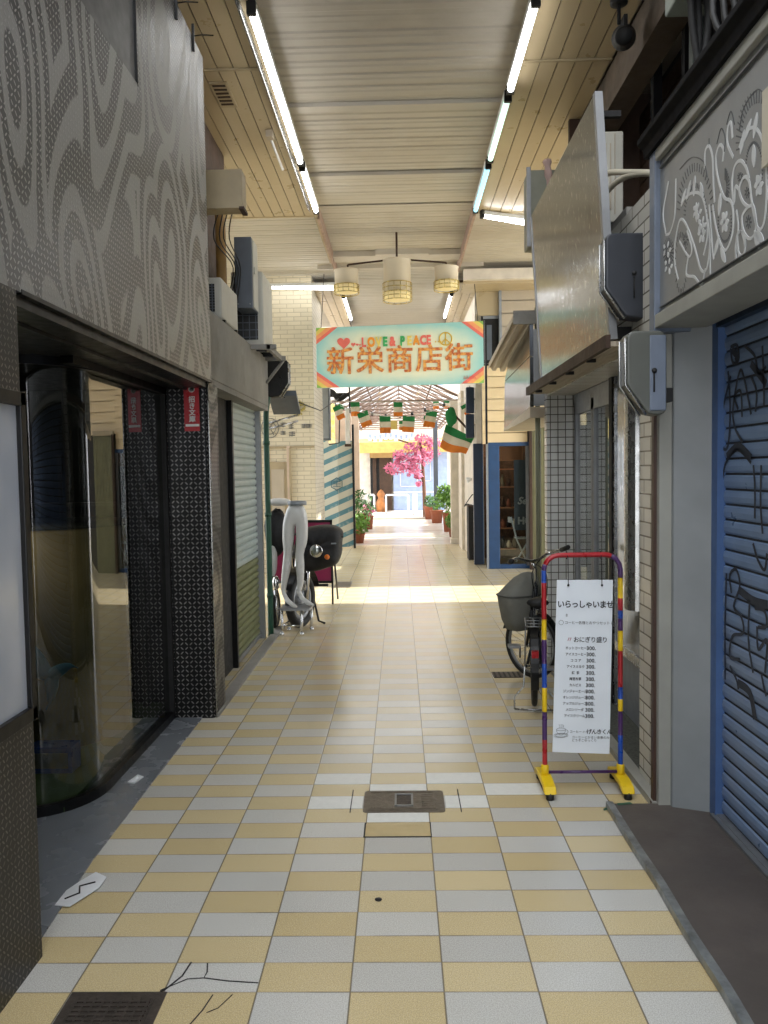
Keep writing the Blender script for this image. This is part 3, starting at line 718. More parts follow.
for (u0, v0, su, sv) in ((0, 1, 1, -1), (1, 1, -1, -1), (0, 0, 1, 1), (1, 0, -1, 1)):
    lv = [.26, .2, .13, .06] if True else 0
    for i, s_ in enumerate(lv):
        uu = s_*.5*(1.0 if v0 else 1.05); vv = s_*1.05; o_ = -.004-.0012*i
        a = S(u0, v0, o_); b = S(u0+su*uu, v0, o_); c = S(u0, v0+sv*vv, o_)
        mb.m(i); d = Vector((0, -.001, 0)); mb.add([a, b, c, a+d, b+d, c+d], [(0,1,2),(3,5,4),(0,1,4,3),(1,2,5,4),(2,0,3,5)], False)
mb.build('rainbow_corner', cols, t)
ux = (c2-c3).normalized()
def stx(name, body, m_, u, v, size, **kw):
    p = S(u, v, -.008); return text(name, body, m_, t, p, size, ux=ux, **kw)
M_kan = N('orange_brown_lettering'); M_kan.col(M_kan.mix(M_kan.step(M_kan.noise(22, detail=3), .42, .6), srgb((184, 92, 44)), srgb((232, 172, 84)))); M_kan = M_kan.m
kanji = '新栄商店街'
for i, ch in enumerate(kanji): stx('character', ch, M_kan, .058+i*.178, .26, .435, off=0, ext=.004, bold=.007)
lc = [cols[0], mat('sign_orange', (244, 160, 40), .5), cols[2], mat('sign_green', (60, 180, 100), .5), cols[0], mat('sign_green', (0, 0, 0)), cols[2], mat('sign_orange', (0, 0, 0)), cols[0], cols[0]]
for ch, m_, u in zip('LOVE&PEACE', lc, (.272, .308, .358, .400, .440, .503, .545, .582, .622, .660)):
    stx('letter', ch, m_, u, .66, .19, off=.001, ext=.004, sx=.72, bold=.008)
mb = MB(); hp = []
for j in range(28):
    a = 2*PI*j/28; hx = 16*math.sin(a)**3; hz = 13*math.cos(a)-5*math.cos(2*a)-2*math.cos(3*a)-math.cos(4*a); hp.append((hx, hz))
def fillshape(mb, pts, u, v, sc, off=-.006, th=.004):
    o_ = S(u, v, off); vs = [(o_.x+p[0]*sc, o_.y, o_.z+p[1]*sc) for p in pts]; n = len(vs)
    vs += [(x, y-th, z) for x, y, z in vs]; mb.add(vs, [tuple(range(n)), tuple(range(2*n-1, n-1, -1))]+[(i, (i+1) % n, n+(i+1) % n, n+i) for i in range(n)], False)
fillshape(mb, hp, .165, .735, .0062); fillshape(mb, hp, .222, .70, .0022); fillshape(mb, hp, .246, .695, .0014); fillshape(mb, hp, .262, .69, .001)
mb.build('heart', cols[0], t)
mb = MB(); p = S(.775, .735, -.008); R_ = .095
mb.tube([(p.x+R_*math.cos(a), p.y, p.z+R_*math.sin(a)) for a in [j*2*PI/28 for j in range(28)]], .009, 6, closed=True)
for a in (PI/2, -PI/2, -PI/2+.8, -PI/2-.8): mb.tube([(p.x, p.y, p.z), (p.x+R_*math.cos(a), p.y, p.z+R_*math.sin(a))], .008, 6)
for u in (.715, .732, .744): q = S(u, .695, -.008); mb.ball(q, .011)
mb.build('peace_symbol', mat('sign_gold', (226, 190, 50), .5), t)
mb = MB(); 
for u, vv in ((.9, 0), (.915, .01), (.93, 0), (.945, .008), (.96, 0)):
    q = S(u-.02, .07+vv, -.008); mb.tube([q, q+Vector((.012, 0, .05)), q+Vector((.03, 0, 0))], .004, 5)
mb.build('scribbled_signature', cols[0], t)
mb = MB()
for u in (.03, .97): q = S(u, 1, .02); mb.tube([q, (q.x+(.06 if u < .5 else -.06), q.y, 4.62)], .005, 6)
mb.build('hanging_wire', M_black, t)
mb = MB(); mb.box((c2.x+.03, SY+.1, 2.0), (c2.x+.06, SY+.14, 3.9)); mb.build('side_post', M_black, t)

# ------------------------------------------------------------------ far left brick building
BY = 12.5
mb = MB(); mb.box((-6, BY, 0), (-1.36, BY+1.4, 4.72)); wl = struct('wall_back_left', mb, M_brick)
mb = MB(); mb.box((-1.362, BY+.001, 0), (-1.355, BY+1.4, 4.6)); mb.build('return_face', M_brickY, wl)
mb = MB(); mb.box((-6, 9.4, 4.72), (-2.6, BY, 4.78)); struct('ceiling_left_wing', mb, M_ceil)
q0 = onY(268, 462, BY-.02); q1 = onY(287, 462, BY-.02)
mb = MB(); mb.box((q0.x, BY-.03, 0), (q1.x, BY+.01, q0.z)); d = struct('door_2', mb, M_beigeb)
mb = MB(); mb.box((q0.x+.05, BY-.04, .9), (q1.x-.05, BY-.03, q0.z-.12)); mb.build('panel', M_siding, d)
mb = MB(); mb.box((q0.x-.06, BY-.05, 0), (q0.x, BY, q0.z+.25)); mb.box((q1.x, BY-.05, 0), (q1.x+.05, BY, q0.z+.25)); mb.build('door_frame', M_pinkwall, d)
mb = MB(); a = onY(289, 448, BY-.04); mb.box((a.x, BY-.07, 0), (a.x+.025, BY, a.z)); mb.box((-2.4, BY-.03, a.z), (-1.36, BY, a.z+.03)); struct('trim_6', mb, M_beigeb)
# traces of a removed sign and a small plant on the brick wall
t = thing('wall_emblem', 'faded remains of a round emblem and characters on the cream brick wall', 'sign', tuple(onY(275, 430, BY-.02)))
mb = MB(); e = onY(270, 428, BY-.012)
for r in (.09, .14): mb.tube([(e.x+r*math.cos(a), e.y, e.z+r*math.sin(a)*1.1) for a in [j*2*PI/20 for j in range(20)]], .006, 5, closed=True)
for j in range(6): a = j*PI/3; mb.tube([(e.x, e.y, e.z), (e.x+.12*math.cos(a), e.y, e.z+.13*math.sin(a))], .006, 5)
mb.build('round_trace', M_inkg, t)
mb = MB()
for (px, py, w, h) in ((283, 425, 5, 5), (291, 426, 5, 6), (283, 433, 5, 4), (292, 434, 6, 5), (304, 426, 5, 4), (309, 426, 5, 4)):
    e = onY(px, py, BY-.012); s_ = BY/FOC
    for j in range(3): mb.tube([(e.x-w*s_/2, e.y, e.z+(j-1)*h*s_/3), (e.x+w*s_/2, e.y, e.z+(j-1)*h*s_/3+.004)], .006, 5)
    mb.tube([(e.x, e.y, e.z-h*s_/2), (e.x+.005, e.y, e.z+h*s_/2)], .006, 5)
mb.build('character_trace', M_inkg, t)
def leafy(mb, c, R, n, size, jitter=1.0, seed=1, sc=(1,1,1)):
    rnd = random.Random(seed)
    for i in range(n):
        while True:
            v = Vector((rnd.uniform(-1, 1), rnd.uniform(-1, 1), rnd.uniform(-1, 1)))
            if v.length < 1: break
        p = Vector(c)+Vector((v.x*R*sc[0], v.y*R*sc[1], v.z*R*sc[2])); s_ = size*rnd.uniform(.6, 1.3)
        a = Vector((rnd.gauss(0, 1), rnd.gauss(0, 1), rnd.gauss(0, 1))).normalized(); b = a.orthogonal().normalized(); b2 = a.cross(b)
        mb.add([p-a*s_, p+b*s_*.4+b2*s_*.08, p+a*s_, p-b*s_*.4+b2*s_*.08], [(0, 1, 2), (0, 2, 3)], False)
    return mb
e = onY(296, 408, BY-.08); mb = leafy(MB(), e, .16, 70, .05, seed=3, sc=(1, .5, .8)); tag(mb.build('wall_plant', mat('olive_leaf', (170, 156, 80), .6)), 'small olive-yellow plant stuck to the cream brick wall', 'plant')

# far left: grey box sign and striped gate
t = thing('projecting_sign', 'blank grey upright sign box left of the striped gate', 'sign', (-1.4, 14.4, 2.6))
a = onY(319, 385, 14.2); b = onY(330, 440, 14.2)
mb = MB(); mb.box((a.x, 14.2, b.z), (b.x, 14.5, a.z)); mb.build('casing', M_gbox, t, .01)
mb = MB(); mb.box((a.x+.02, 14.19, b.z+.03), (b.x-.02, 14.2, a.z-.03)); mb.build('face', M_lightgrey, t)
mb = MB(); mb.box((a.x-.3, 14.3, (a.z+b.z)/2), (a.x, 14.34, (a.z+b.z)/2+.04)); mb.build('wall_arm', M_black, t)
t = thing('striped_gate', 'folding gate panels painted with blue diagonal stripes past the cream brick corner', 'gate', (-1.3, 16.4, 0))
mb = MB(); mb.prism([(-1.66, 16.42), (-1.30, 16.36), (-1.30, 16.39), (-1.66, 16.45)], 2, .03, 2.30); mb.build('gate_leaf', M_stripe, t)
mb = MB(); mb.prism([(-1.295, 16.36), (-1.0, 16.42), (-1.0, 16.45), (-1.295, 16.39)], 2, .03, 2.26); mb.build('gate_leaf', M_stripe, t)
mb = MB(); mb.box((-1.0, 16.38, 0), (-.955, 16.46, 2.6)); mb.build('post', M_black, t)
mb = MB(); e = (-1.33, 16.34, 1.36); mb.tube([(e[0]+.13*math.cos(a), e[1], e[2]+.13*math.sin(a)) for a in [PI/6+j*PI/3 for j in range(6)]], .01, 5, closed=True)
for dz in (-.05, 0, .05): mb.tube([(e[0]-.08, e[1], e[2]+dz), (e[0]+.08, e[1], e[2]+dz)], .006, 5)
mb.tube([(e[0], e[1], e[2]-.06), (e[0], e[1], e[2]+.06)], .006, 5); mb.build('hexagon_mark', mat('gate_mark', (50, 100, 118)), t)
e = onY(329, 415, 15.9)
t = thing('lit_sign', 'small lit yellow and white upright sign above the striped gate', 'sign', tuple(e))
a = onY(328, 403, 15.9); b = onY(335, 443, 15.9)
kk = N('yellow_printed_acrylic'); kk.col(kk.mix(kk.step(kk.noise(14), .4, .6), srgb((240, 214, 110)), srgb((250, 240, 200)))); kk.b.inputs['Emission Color'].default_value = srgb((250, 225, 140)); kk.b.inputs['Emission Strength'].default_value = .5
mb = MB(); mb.box((a.x, 15.9, b.z), (b.x, 15.98, a.z)); mb.build('face', kk.m, t); mb = MB()
mb.tube([(b.x+.02, 15.94, a.z), (b.x+.1, 15.94, a.z-.3), (b.x+.08, 15.94, b.z), (a.x, 15.94, b.z-.03)], .014, 6); mb.build('bracket', M_black, t)
t = thing('lamp_bracket', 'narrow white upright lamp on a dark bracket left of the flags', 'light', tuple(onY(347, 425, 15.6)))
a = onY(345, 408, 15.6); b = onY(350, 444, 15.6)
mb = MB(); mb.box((a.x, 15.6, b.z), (b.x, 15.68, a.z)); mb.build('shade', M_white, t, .01); mb = MB(); mb.box((a.x-.02, 15.58, b.z-.05), (b.x+.02, 15.7, b.z)); mb.build('base', M_wood, t)
mb = MB(); mb.box((-.01+b.x, 15.62, a.z-.1), (b.x+.02, 15.66, 4.0)); mb.build('pole', M_black, t)
mb = MB(); mb.box((-1.6, 15.0, 3.05), (-.95, 15.08, 3.12)); mb.tube(smooth_pts([(-1.5, 14.95, 3.0), (-1.3, 14.95, 3.15), (-1.15, 14.95, 3.0), (-1.0, 14.95, 3.08)]), .05, 8)
tag(mb.build('cable_bundle', M_rubber), 'dark tangled bracket and cables under the banner left end', 'cable')
mb = MB(); mb.tube([(-1.14, 7.8, 2.36), (-1.2, 12, 2.55), (-1.15, 14.9, 3.0)], .008, 6); tag(mb.build('span_cable', M_rubber), 'thin black cable running from the sign box to the banner bracket', 'cable')

# ------------------------------------------------------------------ far right block
RY = 12.6
def clad(mb, x0, x1, z0, z1, y, pitch, th=.02):
    z = z0
    while z < z1-.01:
        zt = min(z+pitch, z1); mb.add([(x0, y, z), (x1, y, z), (x1, y+.012, zt-.01), (x0, y+.012, zt-.01), (x0, y+.03, zt-.01), (x1, y+.03, zt-.01), (x1, y+.03, zt), (x0, y+.03, zt)], [(0,1,2,3),(3,2,5,4),(4,5,6,7)], False); z = zt
    mb.box((x0, y+.03, z0), (x1, y+.1, z1))
mb = MB(); mb.box((2.07, RY+.1, 0), (6, RY+.2, 2.02)); mb.box((1.34, RY+.1, 2.02), (6, RY+.2, 4.72)); wr = struct('wall_back_right', mb, M_shopdark)
mb = MB(); clad(mb, 1.34, 2.05, 2.02, 3.27, RY, .18); clad(mb, 2.05, 6, 2.3, 3.27, RY, .18); mb.build('cladding', M_cream, wr)
mb = MB(); clad(mb, 1.64, 6, 3.27, 4.45, RY-.12, .2); mb.build('upper_cladding', M_siding, wr)
mb = MB(); mb.box((1.60, RY-.13, 3.27), (1.64, RY, 4.45)); mb.box((1.36, RY-.02, 3.3), (1.60, RY, 4.05)); mb.build('corner_board', M_lightgrey, wr)
mb = MB(); mb.box((1.36, RY-.03, 3.3), (1.6, RY-.01, 4.0)); mb.build('dark_gap', M_blackmatt, wr)
mb = MB(); mb.box((1.37, RY-.05, 3.35), (1.49, RY-.03, 3.9)); mb.build('meter_cover', M_gbox, wr)
mb = MB(); mb.box((1.0, 12.0, 4.42), (3.2, 12.6, 4.46)); mb.m(1)
mb.box((1.0, 11.9, 4.46), (3.2, 12.0, 4.62)); mb.m(0).box((1.25, 12.55, 4.05), (1.62, 12.6, 4.45)); st(mb.build('ceiling_back_soffit', [M_beige, M_palewall]))
planks('ceiling_back_planks', -1.35, -.95, 12.5, 16.8, 4.55); planks('ceiling_back_planks', .95, 1.35, 12.5, 16.8, 4.55)
# shop front
t = thing('corner_shop', 'blue-framed shop front with brown lit interior on the far right corner', 'shop front', (1.8, 12.7, 0))
mb = MB(); mb.box((1.42, RY+.0, 0), (1.60, RY+.12, 2.02)); mb.build('pillar', M_blue, t, .01)
mb = MB(); mb.box((1.395, RY-.01, 0), (1.42, RY+.1, 2.02)); mb.build('pillar_edge', M_lightgrey, t)
mb = MB(); mb.box((1.42, RY-.01, 1.98), (2.08, RY+.1, 2.04)); mb.box((1.6, RY+.02, .0), (2.08, RY+.1, .07)); mb.build('frame', M_blue, t)
mb = MB(); mb.box((2.03, RY, .05), (2.07, RY+.08, 2.0)); mb.build('window_post', M_alu, t)
mb = MB(); mb.box((1.6, RY+.05, .07), (2.05, RY+.055, 1.98)); mb.build('pane', M_glassC, t)
# interior stock
mint = mat('brown_stock_wall', (120, 84, 58), .7, 0, .35, 14); mint2 = mat('orange_wood_sign', (196, 130, 84), .6)
mb = MB(); mb.box((1.45, RY+1.6, 0), (3.0, RY+1.7, 2.4)); st(mb.build('wall_shop_interior', mint))
pl_ = bpy.data.lights.new('shop_ceiling_lamp', 'POINT'); pl_.energy = 14; pl_.color = (1, .85, .65); pl_.shadow_soft_size = .15; po_ = bpy.data.objects.new('shop_ceiling_lamp', pl_); COL.objects.link(po_); po_.location = (1.85, 13.3, 2.1)
mb = MB(); mb.box((1.42, RY+.1, 2.3), (3.1, RY+1.7, 2.35)); mb.box((3.0, RY+.2, 0), (3.05, RY+1.7, 2.3)); struct('ceiling_shop', mb, M_shopdark)
t2 = thing('shelf_unit', 'wooden shelves of goods inside the blue-framed shop', 'shelf', (1.7, 13.3, 0))
mb = MB()
for z in (.25, .6, .95, 1.3, 1.6): mb.box((1.5, 13.2, z), (1.95, 13.5, z+.02))
mb.build('board', mint2, t2)
rr = random.Random(4); g = 'goods on the shop shelves'
protos = []
for i in range(18):
    z = (.27, .62, .97, 1.32)[i % 4]; x = 1.54+.1*(i//4)
    m_ = [mint, M_shoptan, M_cream, M_black, M_terra][i % 5]
    mb = MB(); r = .03+.01*rr.random(); h = .12+.1*rr.random()
    mb.lathe([(0, 0), (r, 0), (r*1.1, h*.6), (r*.6, h*.8), (r*.5, h), (0, h)], (x, 13.3, z), 10)
    tag(mb.build('shop_jar', m_), 'small jar or ornament on the shelves inside the blue-framed shop', 'jar', g)
mb = MB(); mb.box((1.58, 13.0, 1.75), (2.04, 13.04, 2.02)); tag(mb.build('wooden_board', mint2), 'orange wooden board across the top of the blue-framed shop window', 'board')
t = thing('shop_poster', 'grey standing poster with white letters HO inside the shop window', 'poster', (2.0, 12.9, 1))
a = onY(514, 460, 12.85); b = onY(530, 530, 12.85)
mb = MB(); mb.box((a.x, 12.85, b.z), (b.x+.1, 12.87, a.z)); mb.build('sheet', M_gbox, t)
text('lettering', 'HO', M_white, t, (a.x+.05, 12.845, onY(516, 524, 12.85).z), .16, off=.008)
text('upper_lettering', 'Se', M_white, t, (a.x+.05, 12.845, onY(516, 504, 12.85).z), .16, off=.006, shear=.3)
t = thing('folding_chair', 'white folding chair standing in the blue-framed shop window', 'chair', (1.95, 12.8, 0))
e = [onY(x, y, 12.78) for x, y in ((511, 518), (516, 543), (526, 563))]
mb = MB(); mb.tube([onY(511, 517, 12.78), onY(517, 540, 12.78), onY(527, 562, 12.78)], .014, 6); mb.tube([onY(530, 538, 12.78), onY(516, 562, 12.78)], .014, 6)
mb.tube([onY(511, 517, 12.95), onY(517, 540, 12.95), onY(527, 562, 12.95)], .014, 6); mb.build('frame', M_white, t)
mb = MB(); a = onY(516, 539, 12.78); mb.box((a.x, 12.76, a.z), (a.x+.3, 13.0, a.z+.02)); mb.build('seat', M_white, t, .005)
mb = MB(); a = onY(510, 519, 12.8); mb.box((a.x-.01, 12.76, a.z-.06), (a.x+.02, 13.0, a.z+.03)); mb.build('backrest', M_white, t, .005)
# olive shutter
t = thing('olive_shutter', 'olive closed shutter to the right of the blue-framed shop', 'shutter', (2.2, 12.5, 0))
mb = MB(); pr = []
for i in range(14): x = 2.09+i*.04; pr += [(x, 12.48), (x+.03, 12.48), (x+.032, 12.495), (x+.038, 12.495)]
mb.sheet(pr, 2, 0, 2.26); mb.build('curtain', M_olive, t)
mb = MB(); mb.box((2.06, 12.44, 0), (2.10, 12.52, 2.28)); mb.build('guide_rail', M_wood, t)
mb = MB(); mb.box((2.06, 12.44, 2.26), (2.8, 12.52, 2.34)); mb.build('header', M_beigeb, t)
# navy door at the alley corner, beyond
t = thing('navy_panel', 'navy upright panel beside the blue shop pillar', 'panel', (1.28, 13.3, 0))
mb = MB(); mb.box((1.24, 13.2, 0), (1.40, 13.3, 2.05)); mb.build('leaf', M_navy, t, .008)
mb = MB(); mb.box((1.385, 13.19, .02), (1.40, 13.2, 2.03)); mb.build('edge_strip', M_blue, t)
for (py0, py1, lb) in ((387, 413, 'upper of two navy square lantern signs at the flags right end'), (414, 438, 'lower of two navy square lantern signs at the flags right end')):
    a = onY(466, py0, 13.4); b = onY(474.5, py1, 13.4)
    t = thing('hanging_sign', lb, 'sign', (a.x, 13.4, b.z), 'navy hanging signs')
    mb = MB(); mb.box((a.x, 13.4, b.z), (b.x, 13.52, a.z)); mb.build('board', M_navy, t, .02, 3)
    mb = MB(); mb.tube([((a.x+b.x)/2, 13.46, a.z), ((a.x+b.x)/2, 13.46, a.z+.03)], .01, 6); mb.box((b.x, 13.44, (a.z+b.z)/2), (b.x+.06, 13.47, (a.z+b.z)/2+.03)); mb.build('hanger', M_steel, t)
mb = MB(); mb.box((1.30, 13.3, 0), (1.42, 16.8, 4.6)); struct('wall_right_passage', mb, M_palewall)
mb = MB(); mb.box((1.24, 15.8, 0), (1.30, 16.6, 3.2)); struct('trim_7', mb, M_palewall)
mb = MB(); mb.box((1.21, 13.9, 0), (1.30, 14.3, .95)); mb.m(1).box((1.205, 13.88, .95), (1.30, 14.32, .98)); tag(mb.build('dark_cabinet', [M_blackmatt, M_wood]), 'dark low cabinet against the wall just past the navy panel', 'cabinet')
t = thing('wall_lamp', 'small white angled lamp on the wall past the navy panel', 'light', tuple(onY(466, 478, 14.2)))
e = onY(466, 478, 14.2); mb = MB(); mb.lathe([(.02, 0), (.06, .08), (.062, .085), (.0, .085)], e, 14, 2, Matrix.Rotation(2.2, 3, 'Y')); mb.build('shade', M_white, t); mb = MB(); mb.tube([e, (1.3, 14.2, e.z-.05)], .01, 6); mb.build('arm', M_white, t)
e = onY(470, 505, 14); mb = MB(); mb.tube(smooth_pts([e, e+Vector((-.05, 0, .02)), e+Vector((-.1, 0, -.02)), e+Vector((.04, 0, .18)), e+Vector((.12, 0, .2))]), .008, 6); tag(mb.build('coat_hook', M_black), 'dark hook and bracket on the wall under the small white lamp', 'hook')

# ------------------------------------------------------------------ near right building
# column beside the blue shutter
mb = MB(); mb.prism([(1.235, 3.56), (1.39, 3.50), (1.42, 3.50), (1.42, 3.66), (1.235, 3.66)], 2, 0, 2.25); cr = struct('column_right', mb, M_colgrey, bevel=.006)
mb = MB(); mb.box((1.18, 3.58, 0), (1.235, 3.64, 2.25)); mb.build('sheet_trim', M_sheet, cr)
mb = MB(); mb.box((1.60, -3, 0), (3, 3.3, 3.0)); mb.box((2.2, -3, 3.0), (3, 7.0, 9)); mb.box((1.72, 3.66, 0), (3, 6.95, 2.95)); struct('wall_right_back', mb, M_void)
# timber upper storey seen above the signs
mb = MB(); mb.box((1.62, 3.5, 4.32), (1.80, 7.2, 4.62)); mb.build('timber_beam', M_timber, cr) if False else struct('trim_8', mb, M_timber)
mb = MB()
for i in range(11): mb.box((2.1, -2.9, 2.97+i*.15), (2.2, 7.0, 2.97+i*.15+.14))
mb.box((1.50, 6.9, 2.97), (2.2, 6.95, 4.8))
struct('wall_right_timber', mb, M_wood)
mb = MB()
for y in (4.55, 5.0, 5.6): mb.box((1.80, y, 3.0), (1.86, y+.06, 4.4))
struct('trim_9', mb, M_trim)
# blue shutter
t = shutter('blue_shutter', 1.425, -1.5, 3.46, .05, 2.34, .066, (M_shutblue,), -1, depth=.012, label='faded blue roller shutter with black graffiti on the right')
mb = MB(); mb.box((1.385, 3.44, 0), (1.44, 3.51, 2.3)); mb.build('guide_rail', M_jambblue, t)
mb = MB(); mb.box((1.39, -1.5, .0), (1.43, 3.45, .05)); mb.build('bottom_bar', M_alu, t)
mb = MB(); mb.box((1.38, -1.5, 2.2), (1.44, 3.45, 2.3)); mb.build('header', M_navy, t)
mb = MB()
for i in range(35): z = .05+i*.066; mb.box((1.4245, -1.5, z-.006), (1.4225, 3.45, z+.003))
mb.build('slat_joint', M_ink, t)
GX = 1.4115
def stroke(mb, pts, ox, oy, sc, w, X, nrm, r=None):
    P = smooth_pts([onX(ox+u/sc, oy+v/sc, X) for u, v in pts], 5); ribbon(mb, P, w, nrm, .001)
mb = MB()
A = [[(160,185),(185,178),(192,235),(168,245),(160,190)],[(215,180),(255,220),(270,290),(300,262)],[(150,280),(158,420),(152,560),(136,588),(120,545),(130,430),(160,300)],[(208,560),(176,500),(170,420),(196,280),(216,320),(240,450)],[(130,700),(142,640),(188,590),(240,640)],[(100,220),(94,290),(112,240),(105,290)],[(285,180),(290,300),(292,420)],[(120,890),(121,915)],[(250,650),(256,750),(255,860)],[(280,650),(278,800),(286,920)],[(110,300),(108,400),(118,500)],[(240,300),(262,360),(258,440)],[(190,430),(175,380),(200,360),(205,460)]]
for s_ in A: stroke(mb, s_, 690, 300, 3.936, .013, GX, (-1, 0, 0))
for s_ in ([(165,195),(185,220),(180,240)], [(145,615),(190,575),(240,620)], [(240,250),(300,330)]): stroke(mb, s_, 690, 300, 3.936, .03, GX, (-1, 0, 0))
A = [[(110,100),(106,250),(106,420)],[(125,160),(120,105),(140,90),(150,140),(132,200),(155,232),(160,280),(128,290),(120,350),(150,360)],[(180,180),(176,300),(190,400)],[(202,260),(206,330),(232,300),(226,400)],[(120,380),(140,420),(146,450)],[(195,205),(225,215),(230,260),(205,262)],[(215,400),(222,440),(230,470)],[(190,10),(205,60),(225,90),(232,40)]]
for s_ in A: stroke(mb, s_, 690, 540, 3.012, .014, GX, (-1, 0, 0))
for s_ in ([(148,150),(190,182),(234,195)], [(145,430),(180,460),(196,540)]): stroke(mb, s_, 690, 540, 3.012, .035, GX, (-1, 0, 0))
mb.build('graffiti', mat('spray_black', (44, 47, 56), .6), t)
# timber platform with metal nosing
mb = MB(); mb.box((.975, -2, 0), (1.44, 3.60, .03)); pl = struct('floor_platform', mb, M_deck)
mb = MB(); mb.box((1.37, -2, .03), (1.40, 3.46, .045)); mb.build('door_track', M_alu, pl)
pp = smooth_pts([(.962, 3.62, .018), (.960, 3.2, .02), (.965, 2.9, .018), (.958, 2.6, .02), (.962, 2.3, .018), (.955, 2.0, .02), (.96, 1.2, .02)])
mb = MB(); ribbon(mb, [(p.x, p.y, .003) for p in pp], .032, (0, 0, 1), .03); mb.build('metal_nosing', mat('scuffed_nosing', (168, 172, 172), .4, .6, .3, 14, .002, 40, dirt=(96, 92, 86)), pl)
mb = MB(); ribbon(mb, [(.93, 3.60, .001), (1.0, 3.59, .032), (1.06, 3.60, .032)], .02, (0, 0, 1), .001); mb.build('tape', M_green, pl)
# carved sign above the blue shutter
GXs = 1.15
t = thing('carved_sign', 'long grey sign with white paisley scrolls above the blue roller shutter', 'sign', (1.2, 2.5, 2.24))
mb = MB(); mb.box((GXs+.012, -1.5, 2.24), (1.37, 3.52, 3.0)); mb.build('panel', M_signpanel, t)
mb = MB()
for a, b in (((GXs-.012, -1.5, 2.215), (1.37, 3.52, 2.275)), ((GXs-.012, -1.5, 2.94), (1.37, 3.52, 3.0))): mb.box(a, b)
mb.build('frame', M_sheet, t, .004)
mb = MB(); mb.box((GXs-.014, 3.52, 2.2), (1.3, 3.59, 3.0)); mb.build('end_post', M_lav, t, .004)
mb = MB(); mb.prism([(1.12, 2.985), (1.55, 2.985), (1.55, 3.07), (1.09, 3.07), (1.09, 3.045), (1.115, 3.025)], 1, -1.5, 3.62); mb.build('crown_trim', M_trim, t, .004)
mb = MB(); mb.box((GXs, -1.5, 2.30), (GXs+.013, 3.50, 2.303)); mb.box((GXs, -1.5, 2.90), (GXs+.013, 3.50, 2.903)); mb.build('inlay_line', M_signink, t)
white = MB(); ink = MB(); leaf = MB(); NX = (-1, 0, 0); XS = GXs+.012
def cs(pts, w, mbx=white, ox=680, oy=60, sc=5.125, k=5): ribbon(mbx, smooth_pts([onX(ox+u/sc, oy+v/sc, XS) for u, v in pts], k), w, NX, .0018)
W = .011
cs([(128,552),(130,470),(150,440),(168,500),(172,620),(178,730)], W)
cs([(220,520),(224,460),(205,435),(185,500),(195,600),(225,700),(262,725),(275,800),(268,900),(235,975),(205,930),(180,830),(168,740)], W)
cs([(270,400),(262,320),(246,350),(245,430),(275,500)], W)
cs([(305,450),(330,380),(380,345),(420,400),(440,520),(445,700),(430,840),(402,865),(378,780),(366,700),(355,620),(330,600),(305,660),(320,720),(350,750),(375,745),(390,820),(385,890),(355,915),(325,870),(320,800),(350,752)], W)
cs([(300,660),(285,650),(278,735),(268,640),(280,550),(310,515),(340,550),(355,610)], W)
cs([(300,980),(295,900),(315,880),(335,920),(330,990),(310,1000),(300,980)], W*.9)
cs([(12,722),(60,682),(110,692),(135,780),(142,900),(122,1000)], W)
cs([(150,740),(160,860),(168,980),(175,1020)], W*.8); cs([(290,770),(300,860),(285,960),(290,1020)], W*.8)
L2 = dict(ox=640, oy=50, sc=3.657)
cs([(95,670),(85,600),(98,520),(105,480)], W, **L2); cs([(95,675),(112,665),(128,600),(132,470)], W, **L2)
cs([(140,840),(128,780),(130,700),(147,622),(170,640),(200,720),(222,800),(242,805),(252,760),(258,690)], W, **L2)
cs([(145,700),(178,755),(190,725),(172,660)], W*.8, **L2); cs([(178,755),(170,820),(200,830),(225,860),(240,800)], W, **L2)
cs([(250,620),(256,700),(258,820)], W*.8, **L2); cs([(350,770),(355,680),(372,665),(385,720),(375,755),(360,752)], W*.8, **L2)
def petal(c, L, w, ang, **kw):
    ox, oy, sc = kw.get('ox', 680), kw.get('oy', 60), kw.get('sc', 5.125); p = onX(ox+c[0]/sc, oy+c[1]/sc, XS)
    d = Vector((0, math.cos(ang), math.sin(ang)))*L*.5; n_ = 7
    ribbon(leaf, [p+d*(-1+2*i/(n_-1)) for i in range(n_)], [w*math.sin(PI*(i+.35)/(n_-.3)) for i in range(n_)], NX, .0024)
for c, a in (((388,335), 1.9), ((348,362), 2.4), ((322,420), 2.0), ((75,645), 1.7), ((46,668), 2.2), ((20,705), 2.4), ((112,670), 1.2), ((410,905), .7), ((395,920), 1.1), ((190,955), 2.2), ((222,1000), 1.0), ((205,740), 1.7), ((380,490), 1.5), ((86,780), 1.5), ((435,400), 1.4)): petal(c, .075, .028, a)
for c in ((406,640), (230,830), (113,885)):
    for j in range(6): a = j*PI/3; petal((c[0]+16*math.cos(a)*.8, c[1]+36*math.sin(a)), .03, .022, a)
for c in ((228,640), (210,590), (105,790), (100,730)):
    for j in range(5): a = j*PI*.4; petal((c[0]+12*math.cos(a), c[1]+20*math.sin(a)), .026, .018, a, **L2)
